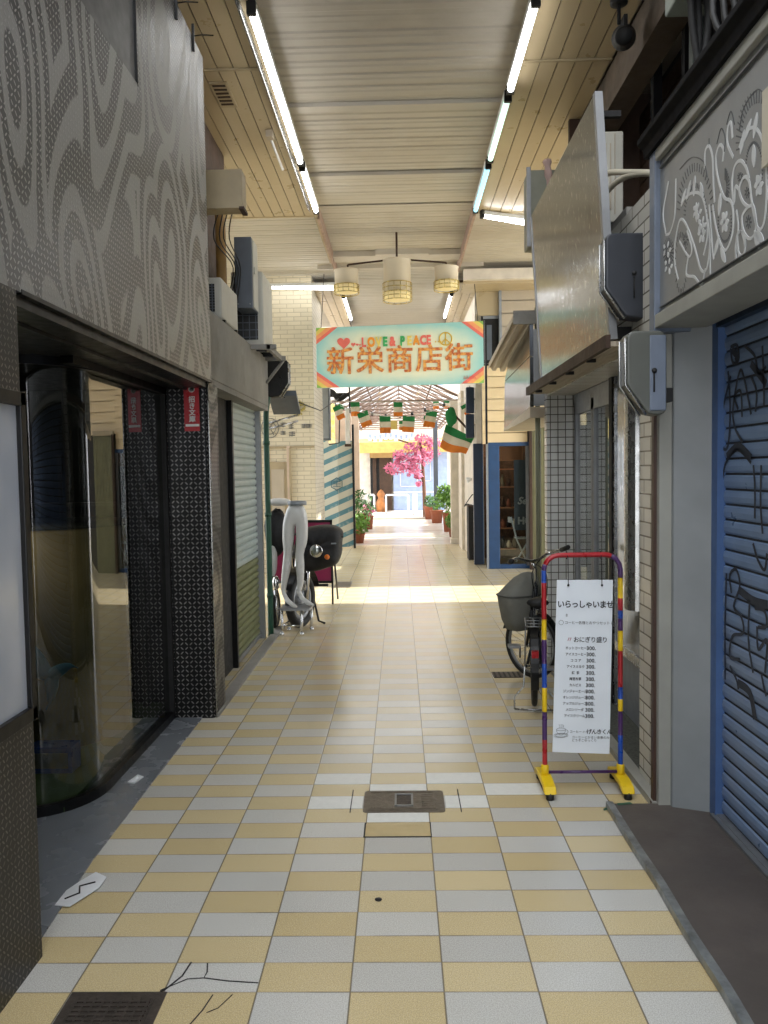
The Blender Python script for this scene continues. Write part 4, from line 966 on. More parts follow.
# fine dark ticks fanning round the scrolls
def fan(cx, cy, rx, ry, a0, a1, n, l0, l1, **kw):
    ox, oy, sc = kw.get('ox', 680), kw.get('oy', 60), kw.get('sc', 5.125)
    for i in range(n):
        a = a0+(a1-a0)*i/(n-1); ca, sa = math.cos(a), math.sin(a)
        ribbon(ink, [onX(ox+(cx+rx*l*ca)/sc, oy+(cy-ry*l*sa)/sc, XS) for l in (l0, l1)], .005, NX, .0012)
fan(400, 420, 90, 210, .4, 3.3, 22, .95, 1.25); fan(80, 800, 60, 170, .1, 3.1, 22, .85, 1.0); fan(80, 800, 60, 170, .1, 3.0, 22, 1.35, 1.6)
fan(380, 560, 50, 160, -.6, 2.9, 26, .8, .9); fan(230, 830, 40, 120, 2.9, 6.6, 22, .78, .9); fan(230, 650, 30, 120, -1, 1.5, 12, .3, .8)
fan(310, 600, 30, 50, 0, 6.2, 10, .2, .5); fan(345, 680, 22, 50, 0, 6.2, 8, .2, .6); fan(352, 830, 25, 60, 0, 6.2, 9, .2, .6); fan(30, 920, 25, 60, 0, 6.2, 9, .2, .6)
fan(150, 780, 22, 110, 0, 6.2, 24, .85, 1.05, **L2); fan(105, 740, 22, 60, 0, 6.2, 24, .3, .9, **L2)
cs([(150,440),(150,402)], .004, ink); cs([(240,330),(262,262),(280,330)], .004, ink); cs([(190,430),(212,350),(232,400),(228,470)], .004, ink)
cs([(305,360),(330,240),(400,150),(440,200)], .004, ink); cs([(0,560),(60,500),(120,520),(140,600)], .004, ink)
parts = [white.build('scroll', M_signrelief, t), leaf.build('petal', M_signrelief, t), ink.build('fine_line', M_signink, t)]
for o_ in parts:
    for kx in (1, 2):
        c_ = o_.copy(); COL.objects.link(c_); c_.parent = t; c_.matrix_parent_inverse = o_.matrix_parent_inverse.copy(); c_.location = (0, -1.12*kx, 0)
mb = MB(); a = onX(766, 92, XS); b = onX(766, 168, XS); mb.box((XS-.012, a.y-.5, b.z), (XS, a.y, a.z)); mb.build('cream_plate', M_ivory, t)

# electrical box, conduits above the sign
t = thing('junction_box', 'pale grey-green electrical box with conduits above the carved sign', 'electrical box', (1.5, 4.4, 3.8))
mb = MB(); mb.box((1.50, 4.03, 4.08), (1.72, 4.48, 4.6)); mb.build('casing', mat('grey_green_casing', (150, 160, 152), .5), t, .01)
mb = MB()
for x, y in ((1.62, 4.10), (1.57, 4.2), (1.66, 4.3)): mb.lathe([(.028, 4.06), (.028, 4.082), (0, 4.082)], (x, y, 0), 14)
mb.build('gland', M_blackmatt, t)
mb = MB()
for i, (x, y) in enumerate(((1.52, 4.3), (1.56, 4.32), (1.60, 4.30))): mb.tube(smooth_pts([(x+.04, y-.05, 4.08), (x+.05, y-.05, 3.9), (x+.05*(1-i)+.04, y-.08, 3.5), (x+.04, y-.1, 3.2), (x, y-.1, 3.03)]), .02, 8)
mb.build('conduit', M_blackmatt, t)
t = None
mb = MB(); mb.box((1.70, 4.60, 2.95), (1.76, 4.66, 4.6)); mb.m(1).box((1.77, 4.6, 2.95), (1.785, 4.66, 4.6)); tag(mb.build('steel_post', [mat('dull_green_post', (58, 70, 66), .6), M_sheet]), 'dull green steel post behind the carved sign crown', 'post')
mb = MB()
for i in range(7):
    mb.tube(smooth_pts([(1.45+.03*i, 3.3+.1*i, 3.1), (1.5, 3.5+.05*i, 3.35), (1.42+.05*i, 3.6, 3.6), (1.5, 3.7, 3.95), (1.55, 3.8, 4.3)]), .014, 7)
tag(mb.build('cable_bundle', M_rubber), 'thick tangle of black cables above the carved sign', 'cable')
mb = MB(); mb.box((1.50, 2.5, 3.1), (1.54, 3.9, 4.55)); mb.build('x', M_gbox) if False else None

# tiled wall with door recess
mb = MB(); mb.box((1.21, 3.60, 0), (1.45, 3.97, 2.2)); mb.box((1.21, 3.60, 2.2), (1.45, 6.5, 2.93)); wt = struct('wall_right', mb, M_wtileY)
mb = MB(); mb.prism([(1.21, 6.46), (1.45, 6.46), (1.45, 6.56), (1.21, 6.56)], 2, 0, 2.93); mb.build('tiled_pier', M_wtileX, wt)
mb = MB(); mb.box((1.16, 3.60, 0), (1.22, 6.5, .035)); mb.build('curb', M_sheet, wt)
mb = MB(); mb.box((1.22, 3.97, .0), (1.72, 6.46, .02)); mb.build('entrance_mat', mat('dark_speckled_mat', (92, 94, 88), .8, 0, .3, 60), wt)
mb = MB(); mb.box((1.45, 3.6, 0), (1.5, 3.97, 2.2)); mb.box((1.42, 3.97, 2.2), (1.55, 6.46, 2.24)); mb.build('lintel', M_wood, wt)
mb = MB(); mb.box((1.166, 3.615, 0), (1.20, 3.65, 2.2)); mb.lathe([(.02, 0), (.025, .03), (0, .03)], (1.18, 3.63, .0), 10); tag(mb.build('drain_pipe', M_brown), 'brown square drain pipe between the tiled wall and grey column', 'pipe')
# sliding doors
DX = 1.43
dr = MB(); dr.box((DX, 3.97, 2.12), (DX+.06, 6.46, 2.2)); dr.box((DX, 5.28, .02), (DX+.05, 6.46, .07)); dd = st(dr.build('door_3', M_alu))
for y0, y1 in ((5.28, 5.85), (5.83, 6.44)):
    mb = MB(); mb.box((DX, y0, .05), (DX+.04, y0+.05, 2.12)); mb.box((DX, y1-.05, .05), (DX+.04, y1, 2.12)); mb.box((DX, y0, .05), (DX+.04, y1, .35)); mb.box((DX, y0, 2.04), (DX+.04, y1, 2.12)); mb.build('door_leaf', M_alu, dd)
    mb = MB(); mb.box((DX+.018, y0+.05, .35), (DX+.022, y1-.05, 2.04)); mb.build('pane', M_glassC, dd)
mb = MB(); mb.box((DX-.03, 5.2, 0), (DX+.05, 5.27, 2.2)); mb.build('dark_post', M_blackmatt, dd)
mb = MB(); mb.box((DX-.012, 5.31, .9), (DX, 5.33, 1.1)); mb.build('door_handle', M_black, dd)
mb = MB()
pr = [(1.52+.02*math.sin(i*1.1), 5.3+i*.03) for i in range(38)]
mb.sheet(pr, 2, .1, 2.1); tag(mb.build('curtain', mat('grey_curtain', (128, 126, 122), .8)), 'grey pleated curtain behind the tiled shop sliding doors', 'curtain')
t = thing('mirror_door', 'tall mirror-bright glass door panel in the tiled shop entrance', 'door', (DX, 4.8, 0))
mb = MB(); mb.box((DX-.01, 4.46, .45), (DX, 5.17, 2.12)); mb.build('pane', M_mirror, t)
mb = MB(); mb.box((DX-.02, 4.42, .02), (DX+.04, 4.46, 2.2)); mb.box((DX-.02, 5.17, .02), (DX+.04, 5.2, 2.2)); mb.box((DX-.02, 4.46, .40), (DX+.04, 5.17, .46)); mb.build('frame', M_steel, t)
mb = MB(); mb.box((DX, 4.46, .02), (DX+.03, 5.17, .42)); mb.build('lower_panel', M_lightgrey, t)
mb = MB(); mb.box((DX, 3.97, 0), (DX+.04, 4.42, 2.2)); struct('trim_11', mb, M_sheet)
t = thing('steel_sign_blade', 'curved stainless steel strip sign hanging at the tiled shop entrance', 'sign', (1.2, 4.1, .85))
mb = MB(); P = arc((0, 0), .05, PI*.55, PI*1.5, 8); mb.prism([(1.22+p[0], 4.09+p[1]*1.6) for p in P]+[(1.26, 4.0), (1.26, 4.16)], 2, .86, 2.0); mb.build('blade', M_steel, t)
mb = MB(); mb.box((1.25, 3.975, .86), (1.275, 4.0, 2.0)); mb.build('edge', M_blackmatt, t)
mb = MB(); mb.ball((1.25, 4.05, .86), .025); mb.build('foot', M_blackmatt, t)
# eave over entrance
t = thing('door_canopy', 'weathered plank canopy over the tiled shop entrance', 'canopy', (1.15, 5, 2.24))
mb = MB()
for i in range(4): mb.box((1.06+i*.04, 3.97, 2.21), (1.095+i*.04, 6.4, 2.235))
mb.build('plank', M_siding, t)
mb = MB(); mb.box((1.035, 3.95, 2.20), (1.06, 6.42, 2.265)); mb.build('front_edge', M_wood, t)
mb = MB()
for y in (4.4, 4.95, 5.5, 6.05): mb.box((1.05, y, 2.19), (1.10, y+.02, 2.21))
mb.build('clip', M_blackmatt, t)
# mirror sign panels on the facade
t = thing('mirror_sign', 'large rippled mirror-metal sign panel above the tiled shop entrance', 'sign', (1.08, 5, 2.27))
mb = MB(); mb.prism([(1.09, 2.27), (1.11, 2.27), (1.035, 3.5), (1.015, 3.5)], 1, 4.1, 6.0); mb.build('sheet', M_mirror, t)
mb = MB(); mb.prism([(1.085, 2.26), (1.125, 2.26), (1.05, 3.5), (1.01, 3.5)], 1, 4.06, 4.1); mb.prism([(1.085, 2.26), (1.125, 2.26), (1.05, 3.5), (1.01, 3.5)], 1, 6.0, 6.04); mb.build('frame', M_alu, t)
mb = MB(); mb.box((1.11, 4.11, 2.27), (1.21, 4.14, 2.33)); mb.box((1.05, 4.12, 3.4), (1.16, 4.15, 3.43)); mb.box((1.05, 5.9, 3.4), (1.3, 5.94, 3.44)); mb.build('bracket', M_blackmatt, t)
t = thing('mirror_sign', 'smaller shiny sign panel further along, above the crossing corner', 'sign', (1.1, 7.3, 2.04))
mb = MB(); mb.prism([(6.55, 2.12), (8.18, 2.03), (8.10, 2.50), (6.55, 2.53)], 0, 1.09, 1.12); mb.build('lower_sheet', M_mirror, t)
mb = MB(); mb.prism([(6.55, 2.54), (8.10, 2.51), (7.7, 2.74), (6.55, 2.80)], 0, 1.09, 1.12); mb.build('upper_sheet', M_mirror, t)
mb = MB(); mb.prism([(6.55, 2.03), (8.2, 2.0), (8.2, 2.03), (6.55, 2.12)], 0, 1.09, 1.4); mb.build('sill', M_siding, t)
mb = MB(); mb.box((1.12, 6.56, 2.13), (1.30, 6.6, 2.76)); mb.build('bracket', M_alu, t)
t = thing('corner_awning', 'folded greige metal awning hood above the smaller shiny sign', 'awning', (1.02, 7.3, 2.75))
mb = MB(); pr = [(.95, 2.80), (.97, 2.83), (1.00, 2.79), (1.03, 2.79), (1.045, 2.82), (1.07, 2.82), (1.08, 2.78), (1.12, 2.78), (1.14, 2.86), (.96, 2.87)]
n = len(pr); vs = [(x, 6.55, z+.02) for x, z in pr]+[(x-.02, 8.2, z-.16) for x, z in pr]
mb.add(vs, [tuple(range(n)), tuple(range(2*n-1, n-1, -1))]+[(i, (i+1) % n, n+(i+1) % n, n+i) for i in range(n)], False); mb.build('hood', M_siding, t)
mb = MB(); mb.box((.955, 6.53, 2.80), (1.145, 6.56, 2.91)); mb.build('end_cap', M_concrete, t)
mb = MB(); mb.tube([(1.165, 6.62, 0), (1.165, 6.62, 2.95)], .022, 8); tag(mb.build('drain_pipe', mat('olive_pipe', (116, 118, 96), .5)), 'olive vertical pipe at the far corner of the tiled wall', 'pipe')
t = thing('shutter_box', 'grey-green upright box at the soffit end above the mirror sign', 'box', (1.0, 6.4, 3.3))
a = onY(528, 170, 6.4); b = onY(549, 245, 6.4)
mb = MB(); mb.box((a.x, 6.4, b.z), (a.x+.4, 6.62, a.z)); mb.build('casing', mat('greenish_casing', (138, 140, 126), .5), t, .008)
mb = MB(); mb.box((a.x-.012, 6.39, b.z-.01), (a.x+.02, 6.42, a.z+.02)); mb.build('corner_strip', M_alu, t)
t = thing('hanging_cloth', 'twisted pinkish cloth strip hanging at the mirror sign top', 'cloth', tuple(onY(549, 170, 5.9)))
mb = MB(); P = [onY(x, y, 5.85) for x, y in ((547, 160), (549, 180), (553, 205), (556, 230), (558, 256))]; mb.tube(smooth_pts(P), [.03-.025*i/20+.006*math.sin(i*2.1) for i in range(21)], 8); mb.build('strip', mat('faded_pink_cloth', (176, 150, 142), .8), t)
# sign boxes
_a = onY(604, 233, 3.92); _b = onY(650, 318, 3.92); SB1 = (_a.x+.008, _b.x, _b.z, _a.z)
_a = onY(626, 331, 3.44); _b = onY(667, 415, 3.44); SB2 = (_a.x+.004, _b.x, _b.z, _a.z)
lamp_box('sign_box', 'black rounded projecting sign box between the mirror sign and carved sign', *SB1, 3.92, 4.03, M_gbox if False else mat('blue_black_casing', (46, 50, 58), .4), M_blackmatt, .10, side=-1)
lamp_box('sign_box', 'two-tone grey projecting sign box below the carved sign end', *SB2, 3.44, 3.55, mat('olive_grey_casing', (88, 90, 84), .4), M_lav, .09, split=SB2[1]-.075, side=-1)
# AC on right
t = thing('ac_unit', 'beige outdoor unit standing on the tiled ledge behind the mirror sign', 'air conditioner', (1.45, 5.2, 3.2))
mb = MB(); mb.box((1.30, 5.2, 3.2), (1.48, 5.9, 3.78)); mb.build('casing', M_ac, t, .012, 3)
mb = MB()
for x in (1.33, 1.36, 1.39): mb.box((x, 5.192, 3.28), (x+.008, 5.2, 3.7))
mb.box((1.42, 5.19, 3.25), (1.425, 5.2, 3.76)); mb.build('rib', M_siding, t)
mb = MB(); mb.box((1.30, 5.2, 3.16), (1.48, 5.26, 3.2)); mb.build('foot', M_black, t)
mb = MB(); mb.box((1.21, 4.2, 2.93), (1.5, 7.0, 2.97)); struct('trim_12', mb, M_concrete)
mb = MB(); mb.box((1.35, 5.2, 2.97), (1.48, 5.9, 3.16)); tag(mb.build('unit_stand', M_concrete), 'concrete block stand under the beige outdoor unit', 'block')
for k_, lb in ((0, 'upper of two ivory taped pipes crossing in front of the beige unit'), (1, 'lower of two ivory taped pipes crossing in front of the beige unit')):
    mb = MB(); mb.tube(smooth_pts([(1.25, 4.9, 3.32-.12*k_), (1.30, 4.9, 3.40-.1*k_), (1.36, 4.7, 3.33-.02*k_), (1.46, 4.5, 3.25)]), .018, 8); tag(mb.build('insulated_pipe', M_ivory), lb, 'pipe', 'ivory taped pipes')
mb = MB()
for i in range(4): mb.box((1.46, 5.95, 3.0+i*.18), (1.50, 6.95, 3.0+i*.18+.17))
struct('wall_right_upper', mb, M_siding)

# ------------------------------------------------------------------ price board on stand
t = thing('menu_stand', 'multicoloured tube stand on yellow feet holding the white price board', 'stand', (.895, 3.85, 0))
XL, XR, YS = .703, 1.079, 3.85; ZT = 1.175; rr_ = .075
pts = [(XL, YS, .05), (XL, YS, ZT-rr_)]+[(XL+rr_-rr_*math.cos(a), YS, ZT-rr_+rr_*math.sin(a)) for a in (.4, .8, 1.2, PI/2)]+[(XR-rr_+rr_*math.sin(a), YS, ZT-rr_+rr_*math.cos(a)) for a in (0, .4, .8, 1.2, PI/2)]+[(XR, YS, .05)]
# resample into short segments so the coloured bands read
def resamp(P, step):
    P = [Vector(p) for p in P]; out = [P[0]]
    for a, b in zip(P, P[1:]):
        n_ = max(1, int((b-a).length/step)); out += [a.lerp(b, (i+1)/n_) for i in range(n_)]
    return out
RP = resamp(pts, .02)
bandL = [(0, .05, 2), (.05, .2, 0), (.2, .32, 3), (.32, .47, 2), (.47, .6, 1), (.6, .72, 3), (.72, .85, 2), (.85, .97, 0), (.97, 1.1, 1)]
def colat(p):
    z = p.z
    if p.x < .78:
        for z1, c in ((.09, 2), (.255, 0), (.40, 3), (.51, 2), (.645, 1), (.755, 3), (.86, 2), (.96, 0), (1.03, 0), (1.09, 1), (1.13, 3)):
            if p.x < XL+.01 and z < z1: return {0: 0, 1: 1, 2: 2, 3: 3}[c]
        return 0
    if p.x > XR-.05:
        for z1, c in ((.09, 2), (.27, 1), (.39, 3), (.45, 2), (.52, 1), (.69, 0), (.79, 2), (.86, 3), (.905, 1), (.955, 0), (1.06, 2), (1.2, 3)):
            if z < z1: return c
    return 0
mb = MB(); TM = [M_red, M_blup, M_yel, M_pur]
i = 0
while i < len(RP)-1:
    c = colat((RP[i]+RP[i+1])/2); j = i+1
    while j < len(RP)-1 and colat((RP[j]+RP[j+1])/2) == c: j += 1
    mb.m(c).tube(RP[i:j+1], .0125, 12); i = j
mb.build('frame_tube', TM, t)
mb = MB(); mb.tube([(XL, YS, .085), (XR, YS, .085)], .008, 10); mb.build('cross_bar', M_pur, t)
for x in (XL, XR):
    mb = MB(); mb.prism([(3.70, .03), (3.72, .062), (3.81, .075), (3.89, .075), (3.98, .062), (4.0, .03), (3.96, .03), (3.93, .045), (3.77, .045), (3.74, .03)], 0, x-.03, x+.03); f_ = mb.build('foot', M_yel, t, .006)
    mb = MB()
    for y in (3.72, 3.98): mb.lathe([(.018, 0), (.02, .005), (.018, .035), (0, .035)], (x, y, 0), 12)
    mb.build('rubber_pad', M_rubber, f_)
    mb = MB(); mb.lathe([(.02, .06), (.02, .12), (.0135, .125)], (x, YS, 0), 12); mb.build('socket', M_yel, t)
# the board itself
t = thing('price_board', 'white laminated price board with Japanese menu and 300 prices hanging from the stand', 'board', (.89, 3.82, 1.06))
BYY = 3.825
bc0 = onY(557, 580, BYY); bc1 = onY(613, 580, BYY); bc2 = onY(609.5, 754, BYY); bc3 = onY(552.5, 752, BYY)
P = [bc3, bc2, bc1, bc0]; mb = MB(); vs = [tuple(p) for p in P]+[(p.x, p.y+.006, p.z) for p in P]
mb.add(vs, [(0,1,2,3),(7,6,5,4),(0,4,5,1),(1,5,6,2),(2,6,7,3),(3,7,4,0)], False); mb.build('sheet', M_paper, t)
bux = (bc1-bc0).normalized(); buy = (bc0-bc3).normalized(); BW = (bc1-bc0).length; BH = (bc0-bc3).length
def btx(nm, body, u, v, size, m_=M_ink, off=0, **kw):
    p = bc3.lerp(bc2, u).lerp(bc0.lerp(bc1, u), v); return text(nm, body, m_, t, (p.x, BYY-.001, p.z), size, ux=bux, uy=buy, off=off, ext=.0005, **kw)
btx('heading', 'いらっしゃいませ', .015, .845, .040, off=.0009, space=.86, sx=.92)
btx('faint_line', '◯ コーヒー各種とおやつセット 各', .05, .748, .0175, M_inkg, space=.95)
btx('faint_mark', '8', .17, .79, .02, M_inkg)
btx('title', 'おにぎり盛り', .315, .645, .031, off=.0002, space=.9, sx=.95); btx('title_mark', '〃', .19, .645, .033, M_inkp, off=.0008)
rows = ['ホットコーヒー', 'アイスコーヒー', 'コ コ ア', 'アイスミルク', '紅  茶', '梅昆布茶', 'カルピス', 'ジンジャーエール', 'オレンジジュース', 'アップルジュース', 'メロンソーダ', 'アイスクリーム']
for i, r_ in enumerate(rows):
    v = .602-i*.0357
    btx('menu_item', r_, .37, v, .0165, off=.0002, align='CENTER', sx=.9); btx('price', '300.', .555, v-.003, .0255, off=.0007, space=1.05)
btx('shop_name', 'げんきくん', .585, .115, .027, off=.0004, sx=1.0, space=.85); btx('small_print', 'コーヒー ハウス', .29, .117, .015, M_inkg)
btx('small_print', 'コーヒーとかるい食事のみせ\nどうぞごゆっくり', .33, .085, .0155, M_inkg, line=1.0)
mb = MB(); p = bc3.lerp(bc2, .14).lerp(bc0.lerp(bc1, .14), .10); y_ = BYY-.002
def el(cx, cz, rx, rz, a0=0, a1=2*PI, n=16): return [(p.x+cx+rx*math.cos(a0+(a1-a0)*i/n), y_, p.z+cz+rz*math.sin(a0+(a1-a0)*i/n)) for i in range(n+1)]
for P in (el(0, 0, .035, .011), el(0, .03, .022, .007), el(0, .028, .022, .026, PI, 2*PI), el(.025, .018, .01, .01, -PI/2, PI/2), el(0, .0, .028, .008)): mb.tube(P, .0009, 5)
for dx in (-.008, .002, .01): mb.tube(smooth_pts([(p.x+dx, y_, p.z+.04), (p.x+dx+.004, y_, p.z+.047), (p.x+dx-.002, y_, p.z+.055)]), .0008, 5)
mb.build('cup_drawing', M_inkg, t)
for u in (.2, .8):
    q = bc3.lerp(bc2, u).lerp(bc0.lerp(bc1, u), .985)
    mb = MB(); mb.tube([(q.x, BYY-.006, q.z-.012), (q.x, BYY-.004, q.z), (q.x+.001, BYY+.005, 1.16), (q.x, 3.85, 1.192), (q.x, 3.866, 1.175), (q.x, 3.85, 1.155)], .002, 6); mb.ball((q.x, BYY-.006, q.z-.012), .006, seg=8, ring=6); mb.build('hook', M_black, t)

# ------------------------------------------------------------------ bicycle
def add_wheel(parent, c, R, ax, nm='wheel', tyre_r=.018, spokes=28):
    """wheel standing upright; ax = unit horizontal axle direction"""
    c = Vector(c); ax = Vector(ax).normalized(); f = Vector((0, 0, 1)).cross(ax).normalized(); u = Vector((0, 0, 1))
    ring = lambda r, off=0: [c+f*(r*math.cos(a))+u*(r*math.sin(a))+ax*off for a in [j*2*PI/40 for j in range(40)]]
    w = MB(); w.tube(ring(R-tyre_r), tyre_r, 10, closed=True); w = w.build(nm, M_rubber, parent)
    m_ = MB(); m_.tube(ring(R-tyre_r*2.3), tyre_r*.6, 8, closed=True); m_.build('rim', M_alu, w)
    m_ = MB()
    for j in range(spokes):
        a = 2*PI*j/spokes; s_ = .025 if j % 2 else -.025
        m_.tube([c+ax*s_+(f*math.cos(a+.3)+u*math.sin(a+.3))*.02, c+(f*math.cos(a)+u*math.sin(a))*(R-tyre_r*2.3)], .0012, 4)
    m_.tube([c-ax*.045, c+ax*.045], .018, 10); m_.build('spoke', M_steel, w)
    return w, f
t = thing('bicycle', 'small bicycle with grey fabric front basket parked beside the tiled wall', 'bicycle', (.9, 5.4, 0))
rc = Vector((.875, 5.17, .285)); fc = Vector((.985, 5.93, .265)); RW = .26
d = (fc-rc); d.z = 0; d.normalize(); axr = Vector((0, 0, 1)).cross(d)
add_wheel(t, rc, RW, axr, 'rear_wheel'); 
axf = Matrix.Rotation(math.radians(48), 3, 'Z') @ axr
add_wheel(t, fc, RW, axf, 'front_wheel')
mb = MB()
bb = rc.lerp(fc, .42); bb.z = .27; seatc = rc.lerp(fc, .22)+Vector((.03, 0, 0)); seatc.z = .60; head = rc.lerp(fc, .80)+Vector((.03, 0, 0)); head.z = .74; headb = rc.lerp(fc, .86)+Vector((.02, 0, 0)); headb.z = .55
mb.tube([bb, seatc], .016, 8); mb.tube(smooth_pts([headb, headb.lerp(bb, .5)-Vector((0, 0, .03)), bb]), .02, 8); mb.tube(smooth_pts([head, head.lerp(bb.lerp(seatc, .4), .5)-Vector((0, 0, .06)), bb.lerp(seatc, .4)]), .016, 8)
for s_ in (-1, 1): mb.tube([bb+axr*.02*s_, rc+axr*.05*s_], .01, 8); mb.tube([seatc-Vector((0, 0, .06)), rc+axr*.05*s_], .008, 8)
mb.tube([head, headb], .022, 10); mb.build('frame', mat('dark_bike_frame', (36, 40, 46), .3, .5), t)
mb = MB()
for s_ in (-1, 1): mb.tube([headb+axf*.03*s_, fc+axf*.05*s_], .011, 8)
mb.tube([headb-Vector((0, 0, .01)), headb+Vector((0, 0, .03))], .03, 8); mb.build('fork', M_black, t)
hb = head+Vector((0, .0, .12)); cbar = Vector((.97, 5.75, .93))
mb = MB(); mb.tube([head, hb, cbar-Vector((0, 0, .02))], .013, 8); mb.tube(smooth_pts([cbar+axf*.27-Vector((0, .1, -.02)), cbar+axf*.18+Vector((0, 0, .03)), cbar+axf*.05, cbar-axf*.05, cbar-axf*.18+Vector((0, 0, .04)), cbar-axf*.26+Vector((.02, -.12, .07))]), .011, 8); mb.build('handlebar', M_chrome, t)
for s_ in (1, -1):
    a = cbar+axf*.27-Vector((0, .1, -.02)) if s_ > 0 else cbar-axf*.26+Vector((.02, -.12, .07)); b = a-Vector((0, .1, -.02)) if s_ > 0 else a+Vector((.03, -.1, .03))
    mb = MB(); mb.tube([a, b], .017, 10); mb.build('grip', M_rubber, t)
mb = MB(); mb.tube(smooth_pts([cbar+Vector((.05, -.05, .02)), Vector((.93, 5.55, .86)), Vector((.96, 5.6, .68)), headb]), .004, 6); mb.tube(smooth_pts([cbar-Vector((.03, .05, 0)), Vector((1.02, 5.5, .86)), Vector((1.0, 5.45, .62)), rc+Vector((.03, .1, .1))]), .004, 6); mb.build('brake_cable', M_black, t)
mb = MB(); sc_ = seatc+Vector((0, 0, .08)); mb.tube([seatc, sc_], .012, 8)
mb.build('seat_post', M_steel, t)
mb = MB(); R_ = Matrix.Rotation(math.atan2(d.y, d.x), 3, 'Z')
P = [(-.12, .0, .0), (-.09, 0, .01), (-.03, 0, .005), (.05, 0, .0), (.13, 0, -.005)]; RR = [.03, .075, .07, .035, .02]
seg = 14; vs = []
for (x, y, z), r in zip(P, RR):
    for k_ in range(seg):
        a = 2*PI*k_/seg; vs.append(sc_+R_ @ Vector((x, math.cos(a)*r, z+math.sin(a)*min(r, .03)*1.0+.01)))
mb.add(vs, [(i*seg+k_, i*seg+(k_+1) % seg, (i+1)*seg+(k_+1) % seg, (i+1)*seg+k_) for i in range(4) for k_ in range(seg)]+[tuple(range(seg)), tuple(4*seg+k_ for k_ in range(seg))], True); mb.build('saddle', M_rubber, t)
mb = MB(); f_ = d
for cc, ax_, ff, a0, a1 in ((rc, axr, d, -.3, 2.9), (fc, axf, Vector((0, 0, 1)).cross(axf)*-1, .3, 3.0)):
    Q = [cc+ff*((RW+.022)*math.cos(a))*(-1 if cc is rc else 1)+Vector((0, 0, (RW+.022)*math.sin(a))) for a in [a0+(a1-a0)*j/16 for j in range(17)]]
    m2 = MB(); ribbon(m2, Q, .05, (0, 0, 1), .003); m2.build('mudguard', M_black, t)
mb = MB(); rk = rc+Vector((0, 0, .30))
for s_ in (-1, 0, 1): mb.tube([rk+axr*.055*s_-d*.16, rk+axr*.055*s_+d*.14], .005, 6)
for q in (-.16, -.06, .04, .14): mb.tube([rk+axr*.055+d*q, rk-axr*.055+d*q], .005, 6)
for s_ in (-1, 1): mb.tube([rk+axr*.055*s_-d*.1, rc+axr*.06*s_], .005, 6)
mb.build('rear_rack', M_alu, t)
mb = MB(); rp = rc-d*(RW+.0)+Vector((0, 0, .17)); rp = rc-d*.24+Vector((0, 0, .14)); mb.box(rp-Vector((.022, .02, .022)), rp+Vector((.022, .01, .022))); mb.build('reflector', M_red, t)
mb = MB()
for s_ in (-1, 1): mb.tube([rc+axr*.06*s_, rc+axr*.07*s_-Vector((0, 0, .14)), rc+axr*.13*s_-d*.03-Vector((0, 0, .2)), rc+axr*.13*s_-d*.05-Vector((0, 0, .278))], .006, 6)
mb.tube([rc+axr*.13-d*.05-Vector((0, 0, .278)), rc-axr*.13-d*.05-Vector((0, 0, .278))], .006, 6); mb.build('kickstand', M_steel, t)
mb = MB(); mb.lathe([(.07, -.008), (.085, 0), (.07, .008), (.02, .01)], bb-axr*.05, 24, 2, Matrix((axr.orthogonal().normalized(), Vector((0,0,1)), axr)).transposed()); mb.tube([bb-axr*.09, bb-axr*.09+d*.1-Vector((0, 0, .1))], .008, 6); mb.tube([bb+axr*.09, bb+axr*.09-d*.1+Vector((0, 0, .1))], .008, 6)
mb.obox(bb-axr*.13+d*.1-Vector((0, 0, .1)), (.04, .035, .01)); mb.obox(bb+axr*.13-d*.1+Vector((0, 0, .1)), (.04, .035, .01)); mb.build('crank', M_alu, t)
mb = MB(); mb.prism([(0, 0)], 0, 0, 0) if False else None
Q = [rc+axr*-.055+Vector((0, 0, .03)), bb-axr*.055+Vector((0, 0, .06))]; ribbon(mb, [Q[0], Q[0].lerp(Q[1], .5), Q[1]], .1, tuple(-axr), .01); mb.build('chain_guard', M_black, t)
# basket
bkc = Vector((.895, 5.96, .57)); 
mb = MB(); rings = [(.09, .08, -.19), (.12, .10, -.12), (.145, .11, .0), (.158, .12, .07), (.155, .115, .085), (.135, .10, .13), (.09, .07, .20), (.04, .03, .235), (0, 0, .24)]
seg = 20; vs = []; Rb = Matrix.Rotation(math.radians(25), 3, 'Z')
for i, (a_, b_, h) in enumerate(rings):
    for k_ in range(seg):
        a = 2*PI*k_/seg; ca, sa = math.cos(a), math.sin(a); ex = .6
        v = Vector((math.copysign(abs(ca)**ex, ca)*a_, math.copysign(abs(sa)**ex, sa)*b_, h)); v.x += (h-.08)*.55 if h > .08 else 0
        v *= 1+.02*math.sin(5*a+i); vs.append(bkc+Rb @ v)
mb.add(vs, [(i*seg+k_, i*seg+(k_+1) % seg, (i+1)*seg+(k_+1) % seg, (i+1)*seg+k_) for i in range(len(rings)-1) for k_ in range(seg)]+[tuple(range(seg))], True)
bk = mb.build('basket', M_basket, t)
mb = MB(); mb.tube([bkc+Rb @ Vector((math.copysign(abs(math.cos(a))**.6, math.cos(a))*.160, math.copysign(abs(math.sin(a))**.6, math.sin(a))*.122, .075)) for a in [j*2*PI/32 for j in range(32)]], .006, 6, closed=True); mb.build('basket_rim', mat('dark_grey_piping', (78, 78, 74), .7), bk)
t2 = None

